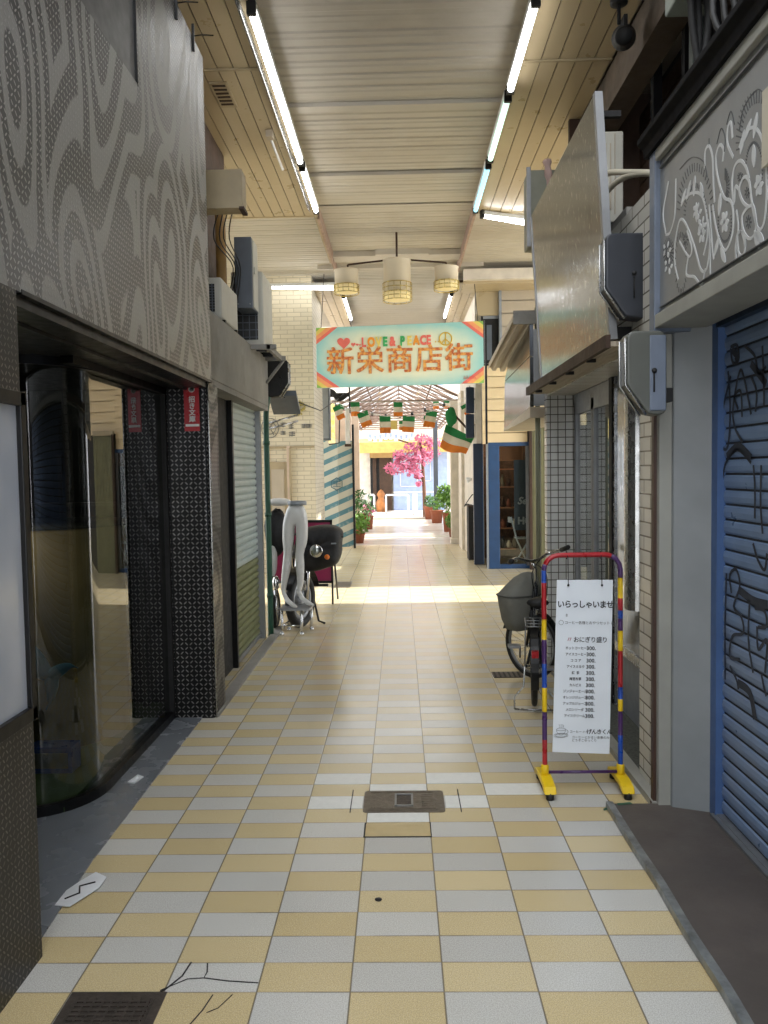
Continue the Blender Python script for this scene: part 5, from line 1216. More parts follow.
# ------------------------------------------------------------------ manhole, drain
t = thing('manhole_cover', 'rectangular cast iron utility cover set in the tiled floor', 'manhole cover', (0, 3.72, 0))
mb = MB(); mb.prism(rrect(-.20, 3.585, .19, 3.83, .02), 2, 0, .004); mb.build('frame', M_iron, t)
mb = MB(); mb.prism(rrect(-.185, 3.60, .155, 3.815, .015), 2, .002, .0065)
for y in (3.61, 3.80): mb.box((-.17, y, .006), (.14, y+.004, .009))
for x in (-.172, .14): mb.box((x, 3.61, .006), (x+.004, 3.80, .009))
for i in range(8): mb.box((-.16+i*.014, 3.63, .006), (-.156+i*.014, 3.79, .008)); mb.box((.08, 3.63+i*.02, .006), (.135, 3.634+i*.02, .008))
mb.build('cover_plate', M_iron, t)
mb = MB(); 
for a, b in (((-.045, 3.64, .006), (.035, 3.65, .012)), ((-.045, 3.77, .006), (.035, 3.78, .012)), ((-.05, 3.64, .006), (-.04, 3.78, .012)), ((.03, 3.64, .006), (.04, 3.78, .012))): mb.box(a, b)
mb.build('inner_rim', M_alu, t); mb = MB(); mb.box((-.04, 3.65, .006), (.03, 3.77, .0075)); mb.build('inset', M_darkiron, t)
mb = MB(); mb.box((-.178, 3.345, .0), (.111, 3.47, .0015)); mb.m(1)
for a, b in (((-.18, 3.338, .0), (.113, 3.345, .002)), ((-.185, 3.338, 0), (-.178, 3.48, .002)), ((.111, 3.338, 0), (.116, 3.48, .002))): mb.box(a, b)
o = mb.build('inset_tile', [M_ochre, M_blackmatt], floor)
mb = MB()
for x0, x1, y0, y1 in ((-.175, .109, 3.49, 3.582), (-.175, .109, 3.834, 3.918), (-.464, -.205, 3.635, 3.773), (.196, .398, 3.635, 3.773), (-.464, -.181, 3.926, 4.064), (.115, .398, 3.926, 4.064), (.404, .688, 3.781, 3.918)): mb.box((x0, y0, 0), (x1, y1, .0012))
mb.build('replacement_tile', mat('newer_pale_tile', (226, 226, 220), .35, 0, .05, 30), floor)
mb = MB()
for x0, x1 in ((-.262, -.257), (.262, .267)): mb.box((x0, 3.59, 0), (x1, 3.85, .0016))
mb.build('joint_line', M_blackmatt, floor)
t = thing('drain_grate', 'dark rectangular drain cover set in the tiles at the lower left', 'drain cover', (-.93, 2.2, 0))
mb = MB(); mb.box((-1.04, 1.93, 0), (-.745, 2.32, .004)); mb.build('frame', M_darkiron, t)
mb = MB(); mb.box((-1.015, 1.96, .003), (-.775, 2.29, .007))
for i in range(16): mb.box((-1.01, 1.965+i*.02, .006), (-.78, 1.973+i*.02, .011))
for i in range(9): mb.box((-1.01+i*.0275, 1.965, .006), (-1.004+i*.0275, 2.285, .0105))
mb.build('cover_plate', M_iron if False else M_darkiron, t)
mb = MB(); mb.lathe([(.012, .006), (.014, .013), (0, .014)], (-.83, 2.12, 0), 12); mb.build('lifting_knob', M_iron, t)
t = thing('floor_hatch', 'dark flat drain strip in the floor left of the bicycle wheels', 'drain cover', (.8, 5.9, 0))
a = onY(495, 673, 5.9)
mb = MB(); mb.box((.70, 5.95, 0), (.93, 6.12, .005)); mb.build('plate', M_darkiron, t); mb = MB()
for i in range(6): mb.box((.71+i*.037, 5.96, .004), (.725+i*.037, 6.11, .007))
mb.build('slot', M_blackmatt, t)
mb = MB(); mb.box((-.95, 10.75, 0), (-.72, 11.35, .005)); 
for i in range(5): mb.box((-.94, 10.8+i*.11, .004), (-.73, 10.84+i*.11, .008))
tag(mb.build('floor_grate', M_iron), 'small brown grate in the pale floor beyond the motorbike', 'drain cover')
kk = mat('torn_white_paper', (226, 228, 230), .6)
t = thing('paper_scrap', 'torn white paper scrap with dark print at the slate step edge', 'litter', (-1.28, 2.9, 0))
mb = MB(); mb.prism([(-1.31, 2.80), (-1.25, 2.79), (-1.19, 2.92), (-1.19, 3.0), (-1.25, 3.04), (-1.285, 2.97), (-1.31, 2.90)], 2, .006, .0085); mb.build('sheet', kk, t)
mb = MB(); mb.tube([(-1.29, 2.84, .009), (-1.25, 2.88, .009), (-1.27, 2.93, .009), (-1.22, 2.96, .009)], .004, 5); mb.build('print', M_ink, t)
mb = MB(); mb.prism([(-1.44, 3.95), (-1.40, 3.94), (-1.38, 4.02), (-1.42, 4.05)], 2, .006, .012); mb.ball((-1.41, 4.0, .012), .012); tag(mb.build('crumpled_wrapper', kk), 'small crumpled wrapper on the slate step below the curved window', 'litter')
mb = MB(); mb.lathe([(.012, 0), (.014, .002), (0, .003)], (-.105, 2.84, 0), 12); tag(mb.build('dark_pebble', M_rubber), 'tiny dark spot of gum on the yellow floor tile', 'litter')

# ------------------------------------------------------------------ mannequin, motorbike group
t = thing('chrome_stool', 'low chrome-legged stool under the white mannequin legs', 'stool', (-1.05, 7.7, 0))
mb = MB(); mb.prism(rrect(-1.20, 7.58, -.90, 7.86, .03), 2, .25, .275); mb.build('seat', M_alu, t)
for x, y in ((-1.185, 7.6), (-.99, 7.6), (-1.15, 7.84), (-.92, 7.84)):
    mb = MB(); mb.tube([(x, y, 0), (x, y, .25)], .014, 8); mb.tube([(x, y, 0), (x, y, .03)], .02, 8); mb.build('leg', M_chrome, t)
mb = MB(); mb.tube([(-1.185, 7.6, .1), (-.99, 7.6, .1)], .008, 6); mb.tube([(-1.185, 7.6, .1), (-1.15, 7.84, .1)], .008, 6); mb.build('stretcher', M_chrome, t)
# legs
def skin_body(name, verts, edges, radii, m_, parent=None, root=0, sub=2):
    me = bpy.data.meshes.new(name); me.from_pydata([tuple(v) for v in verts], edges, []); me.materials.append(m_)
    o = bpy.data.objects.new(name, me); COL.objects.link(o)
    sk = o.modifiers.new('skin', 'SKIN'); sk.use_smooth_shade = True
    for i, r in enumerate(radii): 
        me.skin_vertices[0].data[i].radius = r if isinstance(r, tuple) else (r, r)
    me.skin_vertices[0].data[root].use_root = True
    s_ = o.modifiers.new('sub', 'SUBSURF'); s_.levels = sub; s_.render_levels = sub
    return o
Y0 = 7.7
def mp(px, py, dy=0): return onY(px, py, Y0+dy)
V = [mp(295, 512), mp(297, 500),                      # pelvis, waist cut
     mp(289.5, 521), mp(288, 540), mp(288, 553), mp(287, 565), mp(284, 583), mp(283.5, 593), mp(287, 600, -.03), mp(293, 605.5, -.10), mp(297, 607, -.13),
     mp(301.5, 521), mp(302, 540), mp(299.5, 553), mp(300, 565), mp(300.5, 583), mp(299, 592), mp(302.5, 599, -.03), mp(309, 603.5, -.10), mp(314, 605.5, -.13)]
E_ = [(0,1),(0,2),(2,3),(3,4),(4,5),(5,6),(6,7),(7,8),(8,9),(9,10),(0,11),(11,12),(12,13),(13,14),(14,15),(15,16),(16,17),(17,18),(18,19)]
RDl = [.082, .074, .062, .052, .046, .025, .023, .026, .02, .012]
RDl = [.074, .062, .046, .050, .034, .022, .026, .024, .014]
rad = [(.11, .085), (.10, .075)]+RDl+RDl
t = thing('mannequin_legs', 'white female mannequin legs with pointed toes standing on a chrome stool', 'mannequin', (-1.05, 7.7, .275))
o = skin_body('legs', V, E_, rad, M_mannequin); o.parent = t; o.matrix_parent_inverse = Matrix.Translation(-Vector(t.location))
q = mp(297, 499); mb = MB(); mb.lathe([(.0, .012), (.09, .012), (.095, 0), (.095, -.03), (0, -.03)], (q.x, q.y, q.z-.03), 24); mb.build('waist_cap', M_lightgrey, t)

t = thing('motorcycle', 'parked motorcycle under black leg cover with round headlight behind the mannequin legs', 'motorcycle', (-1.0, 8.2, 0))
fcx = Vector((-1.05, 8.0, .29))
# front wheel angled slightly
axm = Vector((math.cos(-.35), math.sin(-.35), 0))
w, ff = add_wheel(t, fcx, .29, axm, 'front_wheel', .045, 16)
mb = MB(); mb.lathe([(.05, -.05), (.09, -.05), (.1, -.03), (.1, .03), (.09, .05), (.05, .05)], fcx, 20, 0, Matrix.Rotation(-.35, 3, 'Z')); mb.build('brake_drum', M_alu, w)
dm = Vector((-.12, .99, 0)).normalized()
rcx = fcx+dm*1.0
add_wheel(t, rcx, .29, Vector((dm.y, -dm.x, 0)), 'rear_wheel', .045, 16)
mb = MB(); 
for s_ in (-1, 1): mb.tube([fcx+axm*.07*s_, fcx+axm*.07*s_+Vector((.03, .12, .55))], .02, 8)
mb.build('fork', M_chrome, t)
mb = MB(); ribbon(mb, [fcx+ff*(.34*math.cos(a))+Vector((0, 0, .34*math.sin(a))) for a in [.3+j*2.4/14 for j in range(15)]], .12, (0, 0, 1), .005); mb.build('mudguard', M_black, t)
hl = onY(316, 551, 7.72)
mb = MB(); mb.lathe([(0, .14), (.045, .12), (.062, .06), (.066, .0), (.060, -.01)], hl, 24, 1); mb.build('headlight_shell', M_chrome, t)
mb = MB(); mb.lathe([(0, -.018), (.03, -.014), (.058, 0), (0, .004)], hl, 24, 1); mb.build('headlight_lens', mat('lens_glass', (150, 155, 150), .08, .6), t)
ind = onY(327, 557, 7.72); mb = MB(); mb.ball(ind, .026, (1, .8, 1)); mb.build('indicator', M_orange, t)
mb = MB(); mb.tube([hl+Vector((0, .1, .1)), hl+Vector((0, .15, .16))], .02, 8); mb.tube([hl+Vector((-.3, .2, .16)), hl+Vector((0, .14, .14)), hl+Vector((.26, .2, .12))], .012, 8); mb.build('handlebar', M_black, t)
# draped cover as a lofted cloth
mb = MB(); seg = 26
loop = [(303, 528), (314, 526), (326, 525), (337, 526), (344, 533), (341, 542), (342, 551), (340, 560), (336, 566), (328, 568), (320, 571), (312, 573), (304, 572), (297, 566), (293, 550), (295, 536)]
rings = []
for k_, (sc, yy) in enumerate(((.0, 7.80), (.55, 7.79), (.9, 7.83), (1.0, 7.93), (1.0, 8.1), (.9, 8.35), (.6, 8.6), (0, 8.65))):
    cx, cy = 316, 546; R_ = []
    for (u, v) in loop:
        p = onY(cx+(u-cx)*sc, cy+(v-cy)*sc, 7.93); p.y = yy+.02*math.sin(u*.8+v*.5); R_.append(p)
    rings.append(R_)
n = len(loop); mb.add([p for r in rings for p in r], [(i*n+k_, i*n+(k_+1) % n, (i+1)*n+(k_+1) % n, (i+1)*n+k_) for i in range(len(rings)-1) for k_ in range(n)], True)
cv = mb.build('leg_cover', M_cloth, t); s_ = cv.modifiers.new('s', 'SUBSURF'); s_.levels = 2; s_.render_levels = 2
a = onY(331, 543, 7.76); mb = MB(); mb.box(a-Vector((.0, .004, .012)), a+Vector((.05, .01, .0))); mb.build('brand_tag', M_lightgrey, cv)
mb = MB(); mb.tube([fcx+dm*.35+Vector((.12, 0, .05)), fcx+dm*.30+Vector((.20, -.1, -.26)), fcx+dm*.3+Vector((.27, -.12, -.283))], .012, 6); mb.tube([fcx+dm*.35+Vector((.1, 0, .1)), fcx+dm*.35+Vector((.3, 0, .1))], .014, 6); mb.build('side_stand', M_black, t)
mb = MB(); mb.ball(fcx+dm*.6+Vector((0, 0, .12)), .17, (.8, 1.2, .9)); mb.build('engine', M_alu, t)
mb = MB(); mb.ball(fcx+dm*.85+Vector((0, 0, .42)), .17, (.8, 1.9, .5)); mb.build('seat', M_rubber, t)
# second machine hidden at left: scooter with white cover and draped cloth
t = thing('parked_scooter', 'scooter with white front shield and black cloth draped over its bars at left', 'scooter', (-1.3, 8.1, 0))
mb = MB(); mb.ball(onY(277, 532, 7.95), .17, (.75, .8, 1.35), 18, 12, .06); mb.build('draped_cloth', M_cloth, t)
mb = MB(); mb.ball(onY(279, 502, 7.95), .075, (1.7, 1.2, .55), 18, 10); mb.build('white_hood', M_white, t)
a = onY(273, 558, 7.9); mb = MB(); mb.ball(a, .1, (.45, .7, 1.9), 14, 10); mb.build('front_shield', M_white, t)
mb = MB(); mb.ball(onY(276, 583, 7.9), .055, (.7, 1, 1.4)); mb.tube([onY(275, 590, 7.9), onY(277, 625, 7.9)], .014, 8); mb.build('chrome_fork', M_chrome, t)
wc = onY(275, 618, 8.0); wc.z = .2
add_wheel(t, wc, .2, (1, 0, 0), 'front_wheel', .035, 14)
# magenta boards
for i, (x0, x1, y, ztop, lb) in enumerate(((-1.32, -.83, 9.4, 1.03, 'magenta board in black frame standing right behind the motorcycle'), (-1.60, -1.34, 9.45, .80, 'second magenta board, seen left of the mannequin legs'))):
    t = thing('display_board', lb, 'board', ((x0+x1)/2, y, 0), 'magenta standing boards')
    mb = MB(); mb.box((x0+.02, y, .28), (x1-.02, y+.02, ztop-.02)); mb.build('panel', M_magenta, t)
    mb = MB(); mb.box((x0, y-.01, ztop-.03), (x1, y+.03, ztop)); mb.box((x0, y-.01, .26), (x1, y+.03, .29)); mb.box((x0, y-.01, .26), (x0+.025, y+.03, ztop)); mb.box((x1-.025, y-.01, .26), (x1, y+.03, ztop)); mb.build('frame', M_black, t)
    for x, yy in ((x0+.01, y+.01), (x1-.012, y+.01), (x0+.03, y+.4), (x1+.02, y+.4)):
        mb = MB(); mb.tube([(x, yy, 0), (x, y+.02, .5 if yy > y+.1 else .28)], .012, 6); mb.build('leg', M_black, t)

# ------------------------------------------------------------------ far arcade beyond the banner
FY0, FY1 = 16.9, 28.0
ex, ez, rz_ = 1.45, 3.15, 3.85
mb = MB(); n_ = 0
for s_ in (-1, 1):
    mb.add([(s_*ex, FY0, ez), (s_*ex, FY1, ez), (0, FY1, rz_), (0, FY0, rz_)], [(0, 1, 2, 3)], False)
rf = st(mb.build('roof_translucent', M_trans))
mb = MB(); y = FY0
while y <= FY1:
    for s_ in (-1, 1):
        mb.tube([(s_*ex, y, ez-.03), (0, y, rz_-.03)], .03, 6)
        mb.tube([(s_*ex, y, ez-.03), (0, y+1.1, rz_-.05)], .014, 5); mb.tube([(0, y, rz_-.05), (s_*ex, y+1.1, ez-.03)], .014, 5)
    mb.tube([(-ex, y, ez-.03), (ex, y, ez-.03)], .018, 6); y += 1.1
for x, z in ((-ex, ez), (ex, ez), (0, rz_), (-.7, 3.5), (.7, 3.5)): mb.tube([(x, FY0, z-.05), (x, FY1, z-.05)], .02, 6)
mb.build('rafter', mat('weathered_rafter', (150, 128, 116), .7), rf)
for i, (x, y) in enumerate(((-.45, 18.3), (.45, 18.6))):
    t = thing('roof_ornament', ('pale diamond lattice ornament hanging left under the translucent roof' if i == 0 else 'pale diamond lattice ornament hanging right under the translucent roof'), 'ornament', (x, y, 3.3), 'lattice ornaments')
    mb = MB()
    for zc in (3.35, 3.2): mb.tube([(x, y, zc+.1), (x+.08, y, zc), (x, y, zc-.1), (x-.08, y, zc)], .014, 5, closed=True)
    mb.build('lattice', M_awn, t); mb = MB(); mb.tube([(x, y, 3.45), (x, y, 3.7)], .006, 5); mb.build('cord', M_black, t)
# side walls of the far street
mb = MB(); mb.box((-1.95, 16.9, 0), (-1.7, 27, 3.2)); mb.box((-1.7, 19.8, 0), (-1.25, 20.6, 3.2)); struct('wall_far_left', mb, M_pinkwall)
mb = MB(); mb.box((1.72, 17.0, 0), (1.95, 18.6, 3.2)); mb.box((1.72, 20.2, 0), (1.95, 23.0, 3.2)); mb.box((1.35, 16.85, 0), (1.95, 16.95, 3.2)); struct('wall_far_right', mb, M_palewall)
for i, (x, y, w, m_, lb) in enumerate(((-1.12, 20.0, .18, M_pinkwall, 'pink-cream pillar on the far left of the sunlit street'), (1.22, 17.2, .22, M_palewall, 'pale pillar at the far right, behind the large flag'), (1.12, 24.5, .14, M_gbox, 'slim grey pole on the far right near the flower pots'))):
    mb = MB(); mb.box((x-w/2, y-w/2, 0), (x+w/2, y+w/2, 3.15)); mb.box((x-w/2-.02, y-w/2-.02, 0), (x+w/2+.02, y+w/2+.02, .12)); tag(mb.build('street_pillar', m_, None, .01), lb, 'pillar')
mb = MB()
for y in (17.3, 18.0, 20.4, 21.1, 21.8, 22.4): mb.box((1.69, y, .4), (1.72, y+.5, 2.6))
tag(mb.build('display_window', M_farblue), 'row of tall pale windows along the far right wall', 'window')
# steps
mb = MB(); mb.box((-1.4, 26.0, 0), (1.35, 26.1, .06)); mb.box((-1.4, 19.0, 0), (1.35, 19.05, .02)); struct('trim_13', mb, M_palewall)
# end building
EY = 32.0
t = thing('end_building', 'pale building with mustard awning and blue-white shutter closing the street', 'building', (0, EY, 0))
mb = MB(); mb.box((-6, EY+.3, 0), (6, EY+3, 9)); mb.build('wall', M_palewall, t)
a = onY(370, 458, EY); b = onY(392, 505, EY)
mb = MB(); mb.box((a.x, EY+.1, 0), (b.x, EY+.31, a.z)); mb.build('dark_entrance', M_blackmatt, t)
mb = MB(); mb.box((a.x+.1, EY+.05, 0), (a.x+.25, EY+.12, a.z)); mb.box((b.x-.5, EY, 0), (b.x, EY+.1, a.z)); mb.build('door_leaf', M_wood, t)
mb = MB(); mb.box((a.x, EY-.4, a.z), (b.x+.1, EY+.1, a.z+.75)); mb.build('entrance_awning', mat('tan_awning', (176, 146, 96), .7), t)
a = onY(393, 458, EY); b = onY(438, 505, EY); mb = MB(); mb.box((a.x, EY+.1, 0), (b.x+.4, EY+.3, a.z+.5)); sh = mb.build('blue_shutter', M_farblue, t)
mb = MB()
for (u0, u1, v0, v1) in ((.15, .55, .45, .95), (.62, .85, .55, .9)):
    x0 = a.x+(b.x-a.x)*u0; x1 = a.x+(b.x-a.x)*u1; z0 = a.z*v0; z1 = a.z*v1
    for p_, q_ in (((x0, z0), (x1, z0+.03)), ((x0, z1-.03), (x1, z1)), ((x0, z0), (x0+.03, z1)), ((x1-.03, z0), (x1, z1))): mb.box((p_[0], EY+.06, p_[1]), (q_[0], EY+.1, q_[1]))
mb.box((a.x, EY+.05, a.z*.33), (b.x+.3, EY+.1, a.z*.36)); mb.build('panel_molding', M_white, sh)
a = onY(365, 441, EY-.8); b = onY(440, 452, EY-.8); mb = MB(); mb.prism([(EY-.9, b.z), (EY+.3, b.z+.35), (EY+.3, b.z+.6), (EY-.9, b.z+.42)], 0, a.x-.3, b.x+.6); mb.build('mustard_awning', M_awn, t)
mb = MB()
for x in (-1.6, -.3, 1.0): mb.box((x, EY+.2, 4.0), (x+.8, EY+.31, 5.2))
mb.build('window', M_farblue, t)
for i, px in enumerate((356, 366, 376, 386, 396)): pass
# person-like stand in doorway: potted ornament
e = onY(381, 492, EY-.6); mb = MB(); mb.lathe([(0, 0), (.18, 0), (.22, .35), (.11, .55), (.17, .7), (.08, .85), (0, .9)], (e.x, EY-.75, 0), 16); tag(mb.build('entrance_ornament', mat('amber_ornament', (186, 118, 56), .5, 0, .3, 6)), 'amber ornament standing in the dark entrance of the end building', 'ornament')
# white rails
for i, (p0, p1) in enumerate((((366, 495), (374, 495)), ((386, 495), (408, 495)))):
    t = thing('white_railing', ('short white railing left of the dark entrance' if i == 0 else 'white railing in front of the blue-white shutter'), 'railing', tuple(onY(p0[0], 512, 29.5)), 'white railings')
    a = onY(*p0, 29.5); b = onY(*p1, 29.5); mb = MB(); mb.tube([a, b], .035, 6); mb.build('top_rail', M_white, t)
    for q in (a, b): mb = MB(); mb.tube([q, (q.x, q.y, 0)], .035, 6); mb.build('post', M_white, t)
mb = MB(); e = onY(415, 503, 28.5); mb.lathe([(0, 0), (.09, 0), (.09, .75), (.06, .82), (0, .83)], (e.x, 28.5, 0), 14); tag(mb.build('bollard', M_white), 'white bollard standing in front of the pink tree', 'bollard')
# pink tree
t = thing('pink_tree', 'small tree with bright pink foliage at the street end', 'tree', (.95, 27.3, 0))
e = onY(425, 516, 27.3); mb = MB(); tr = [(e.x, 27.3, 0), (e.x-.02, 27.3, 1), (e.x-.07, 27.3, 2.0), (e.x-.15, 27.3, 2.7)]
mb.tube(smooth_pts(tr), [.08-.003*i for i in range(16)], 8); mb.tube(smooth_pts([(e.x-.07, 27.3, 2.0), (e.x-.4, 27.2, 2.5), (e.x-.9, 27.2, 2.7)]), .03, 6); mb.tube(smooth_pts([(e.x-.03, 27.3, 1.2), (e.x-.2, 27.2, 1.5)]), .02, 6); mb.build('trunk', M_bark, t)
mb = MB()
for i, (px, py, r) in enumerate(((395, 468, .36), (405, 462, .4), (412, 470, .36), (420, 458, .42), (430, 452, .38), (400, 455, .28), (424, 440, .34), (412, 448, .3), (434, 443, .28), (418, 476, .16), (419, 484, .13))):
    leafy(mb, onY(px, py, 27.2), r, int(150*r/.36), .08, seed=20+i, sc=(1, 1, .7))
mb.build('foliage', M_pinkleaf, t)
# pots and plants
def potted(label, px, py, Y, r, h, R, m_leaf, n, seed, size=.06, mpot=M_terra):
    e = onY(px, py, Y); t = thing('potted_plant', label, 'potted plant', (e.x, Y, 0))
    mb = MB(); mb.lathe([(0, 0), (r*.75, 0), (r, h), (r*1.1, h), (r*1.1, h-.03), (r*.9, h-.03), (0, h-.04)], (e.x, Y, 0), 16); mb.build('pot', mpot, t)
    mb = leafy(MB(), (e.x, Y, h+R*.8), R, n, size, seed=seed); mb.build('foliage', m_leaf, t)
potted('terracotta pot by the foot of the pink tree', 430, 515, 26.0, .2, .42, .22, M_leafd, 160, 41)
potted('brown pot with dark leaves beside the slim grey pole', 437, 518, 24.0, .2, .4, .28, M_leafd, 180, 42)
potted('tall light green plant along the far right wall', 448, 530, 20.5, .14, .5, .38, M_leaf, 260, 43)
potted('small plant in a clay pot nearest along the far right wall', 454, 545, 17.8, .12, .3, .2, M_leaf, 160, 44)
potted('bushy bright green plant at the foot of the striped gate', 359, 545, 17.6, .14, .22, .26, M_leaf, 300, 45)
potted('taller green plant behind the bushy one beside the gate', 358, 530, 19.2, .14, .4, .42, M_leafd, 300, 46, .07)
potted('pink-flowered plant in a clay pot on the far left', 368, 525, 21.8, .16, .38, .18, M_pinkleaf, 120, 47)
e = onY(448, 495, 18.6); mb = leafy(MB(), e, .28, 150, .09, seed=50); mb.tube([e, e+Vector((.15, 0, .35))], .01, 5); tag(mb.build('hanging_plant', M_leaf), 'spiky yellow-green plant hanging on the far right wall', 'plant')
for i, (px, py, Y, m_, lb) in enumerate(((452, 522, 19.5, M_bark, 'brown plank leaning on the far right wall'), (446, 510, 21.5, M_white, 'white board leaning further along the far right wall'))):
    e = onY(px, py, Y); mb = MB(); mb.obox((e.x+.02, Y, .6), (.03, .12, .6), 0, 0, .06); mb.build('leaning_board', m_) and tag(bpy.data.objects[[o.name for o in bpy.data.objects if o.name.startswith('leaning_board')][-1]], lb, 'board')

# bunting of small white pennants in front of end building
gp = 'small blue-white pennants above the awning'
e0 = onY(368, 430, 29); base = None
for i in range(9):
    p = onY(370+i*5.2, 431+1.2*math.sin(i*1.3), 29)
    if base is None:
        mb = MB(); mb.m(0).prism([(-.11, 0), (.11, 0), (.06, -.36), (-.06, -.36)], 1, 0, .012); mb.m(1).prism([(-.05, -.12), (.05, -.12), (.03, -.26), (-.03, -.26)], 1, -.004, 0)
        base = mb.build('pennant', [M_white, M_farblue]); tag(base, 'small white pennant with blue print above the mustard awning', 'pennant', gp); base.location = p
    else: c_ = base.copy(); COL.objects.link(c_); c_.location = p
mb = MB(); mb.tube([onY(364, 429, 29), onY(420, 429, 29)], .01, 5); tag(mb.build('bunting_string', M_white), 'string carrying the small white pennants', 'string')

# tricolour flags: copies of one cloth with three bands, hung from strings
def flag_mesh(seed, w=1.0, h=1.0, wav=.04):
    mb = MB(); nx, nz = 8, 9; rnd = random.Random(seed); ph = rnd.uniform(0, 6)
    for layer, off in ((0, 0), (1, .006)):
        for band in range(3):
            mb.m(band)
            for j in range(band*3, band*3+3):
                for i in range(nx):
                    def P(a, b): return ((a/nx-.5)*w, wav*math.sin(ph+a*1.1+b*.3)*(b/nz)+off, -b/nz*h)
                    mb.add([P(i, j), P(i+1, j), P(i+1, j+1), P(i, j+1)], [(0, 1, 2, 3)], True)
    return mb
FG = 'green, white and orange flags strung across the arcade'
flags = [(355, 402, 9, 14, 15.2, -.02, 'top-row flag nearest the narrow white lamp'), (398, 402, 9, 15, 15.2, 0, 'top-row flag alone at the centre'), (436, 400, 6, 9, 17.5, 0, 'top-row right flag, first of three'), (447, 400, 6, 9, 17.5, 0, 'top-row right flag, middle of three'), (458, 399, 5.5, 8, 17.5, 0, 'top-row right flag, last of three'),
         (362, 412, 11, 15, 14.4, -.35, 'tilted flag low at left of the string'), (385, 416, 11, 17, 14.4, 0, 'flag hanging level left of centre'), (409, 416, 12, 16, 14.4, .08, 'flag hanging just right of centre'), (402, 421, 6, 9, 16.2, .0, 'small flag half hidden behind the centre ones'), (432, 411, 11, 16, 14.4, .2, 'flag bunched up at the right of the string'), (427, 416, 6, 11, 16.2, .1, 'small flag behind the bunched one'),
         (336, 406, 8, 14, 14.2, -.4, 'flag under the left end of the banner'), (342, 405, 6, 10, 16, .5, 'small tilted flag beside the white lamp'), (463, 405, 6, 11, 14.6, -.5, 'small tilted flag beside the navy signs')]
for i, (px, py, w, h, Y, tl, lb) in enumerate(flags):
    p = onY(px, py, Y); s_ = Y/FOC
    o = flag_mesh(i, w*s_, h*s_, .02).build('tricolour_flag', [M_flagg, M_flagw, M_flago]); o.location = p; o.rotation_euler = (0, tl, .1*math.sin(i*2))
    tag(o, 'green white orange '+lb, 'flag', FG)
p = onY(451, 408, 13.8); s_ = 13.8/FOC
t = thing('large_flag', 'large green, white and orange flag sagging from the far right corner', 'flag', tuple(p))
mb = MB(); crn = [(446, 424), (474, 438), (466, 456), (440, 447)]
nx, nz = 12, 9
for band in range(3):
    mb.m(band)
    for j in range(band*3, band*3+3):
        for i in range(nx):
            def P(a, b):
                u, v = a/nx, b/nz; x = (crn[0][0]*(1-u)+crn[1][0]*u)*(1-v)+(crn[3][0]*(1-u)+crn[2][0]*u)*v; y = (crn[0][1]*(1-u)+crn[1][1]*u)*(1-v)+(crn[3][1]*(1-u)+crn[2][1]*u)*v
                return onY(x, y+2*math.sin(u*5)*v, 13.8+.06*math.sin(u*6+v))
            mb.add([P(i, j), P(i+1, j), P(i+1, j+1), P(i, j+1)], [(0, 1, 2, 3)], True)
mb.build('cloth', [M_flagg, M_flagw, M_flago], t)
mb = MB(); mb.m(0); mb.ball(onY(451, 417, 13.8), .11, (.9, .3, 1.5), 12, 8, .08); mb.build('gathered_top', M_flagg, t)
mb = MB(); mb.tube([onY(448, 408, 13.8), onY(474, 436, 13.85)], .02, 6); mb.build('pole', M_wood, t)
for Y, ptsx, lb in ((14.4, [(330, 402), (356, 411), (385, 416), (410, 416), (432, 411), (466, 402)], 'string holding the lower row of flags'), (15.2, [(330, 400), (360, 402), (398, 402), (440, 401), (466, 398)], 'string holding the upper row of flags'), (16.2, [(340, 404), (402, 420), (428, 416), (466, 404)], 'string holding the small rear flags')):
    mb = MB(); mb.tube(smooth_pts([onY(x, y, Y) for x, y in ptsx], 6), .006, 5); tag(mb.build('flag_string', M_white), lb, 'string')
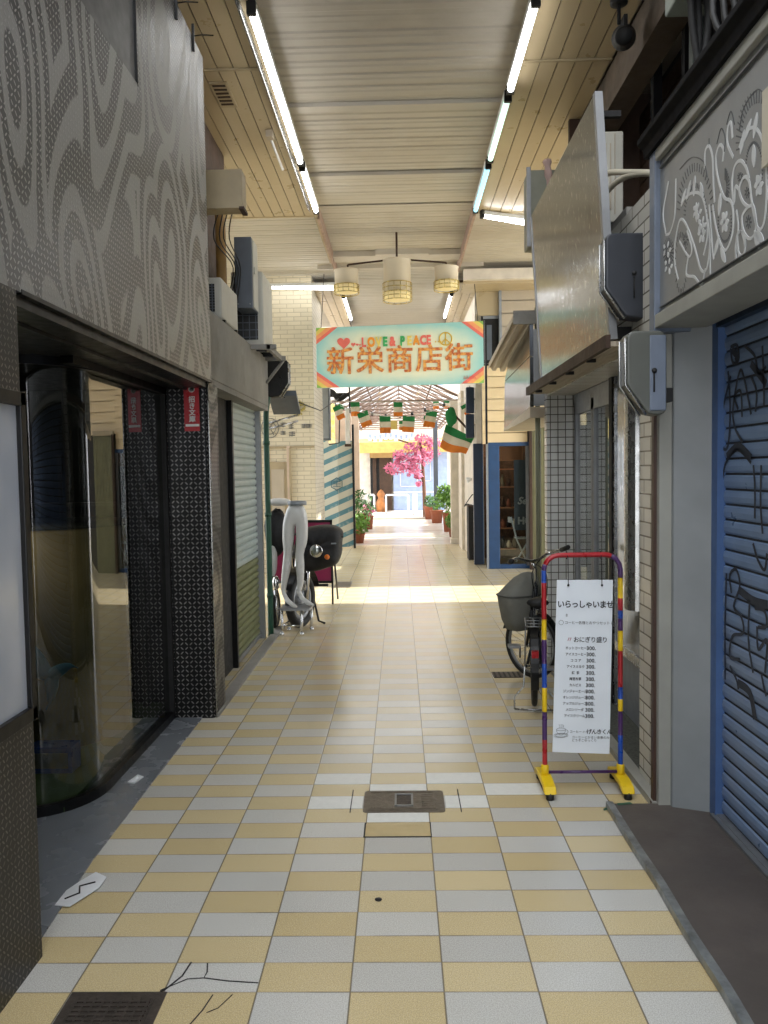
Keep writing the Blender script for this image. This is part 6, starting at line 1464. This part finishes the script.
e = onY(394, 425, 14.4); mb = MB(); mb.m(0).box((e.x-.06, 14.4, e.z-.08), (e.x+.06, 14.41, e.z+.08)); tag(mb.build('yellow_card', mat('yellow_card', (242, 214, 120), .6)), 'small yellow card hanging between the centre flags', 'card')
t = thing('string_lights', 'string of small bulbs under the translucent roof', 'string lights', tuple(onY(400, 412, 17.2)))
mb = MB(); P = smooth_pts([onY(x, y, 17.2) for x, y in ((350, 402), (372, 412), (400, 414), (425, 408), (460, 398))], 8); mb.tube(P, .005, 5); mb.build('wire', M_black, t)
for q in P[::4]: mb = MB(); mb.ball(q-Vector((0, 0, .05)), .035, seg=8, ring=6); mb.tube([q, q-Vector((0, 0, .03))], .015, 6); mb.build('bulb', M_black, t)

# ------------------------------------------------------------------ unseen slabs added to cut the sun into a band, and surrounding blocks
mb = MB(); mb.box((2.6, 7.0, 5.6), (12, 9.62, 5.7)); mb.box((2.6, 10.95, 5.6), (12, 12.6, 5.7)); struct('sun_mask_side_street', mb, M_concrete)
mb = MB(); mb.box((3, -3, 0), (3.2, 7.0, 9)); mb.box((6, 12.6, 0), (6.2, 26, 5)); struct('wall_side_street', mb, M_concrete)
mb = MB(); mb.box((-3.2, -3, 0), (-3, 7.5, 7)); mb.box((-6, 7.5, 0), (-3.2, 7.6, 5)); struct('wall_left_block', mb, M_concrete)

# ------------------------------------------------------------------ light
sun = bpy.data.lights.new('sun', 'SUN'); sun.energy = 9.5; sun.angle = math.radians(.6); sun.color = (1, .95, .86)
so = bpy.data.objects.new('sun', sun); COL.objects.link(so)
v = Vector((-math.cos(math.radians(44)), -.02, -math.sin(math.radians(44)))); so.rotation_euler = v.to_track_quat('-Z', 'Y').to_euler()
w = bpy.data.worlds.new('world'); C.world = w; w.use_nodes = True
bg = w.node_tree.nodes['Background']; bg.inputs[0].default_value = (.93, .96, 1, 1); bg.inputs[1].default_value = 3.0
C.view_settings.view_transform = 'Standard'; C.view_settings.look = 'None'; C.view_settings.gamma = 1; C.view_settings.use_curve_mapping = False
C.view_settings.exposure = .27
C.cycles.max_bounces = 8; C.cycles.diffuse_bounces = 4; C.cycles.glossy_bounces = 4; C.cycles.transparent_max_bounces = 8
C.cycles.use_denoising = True
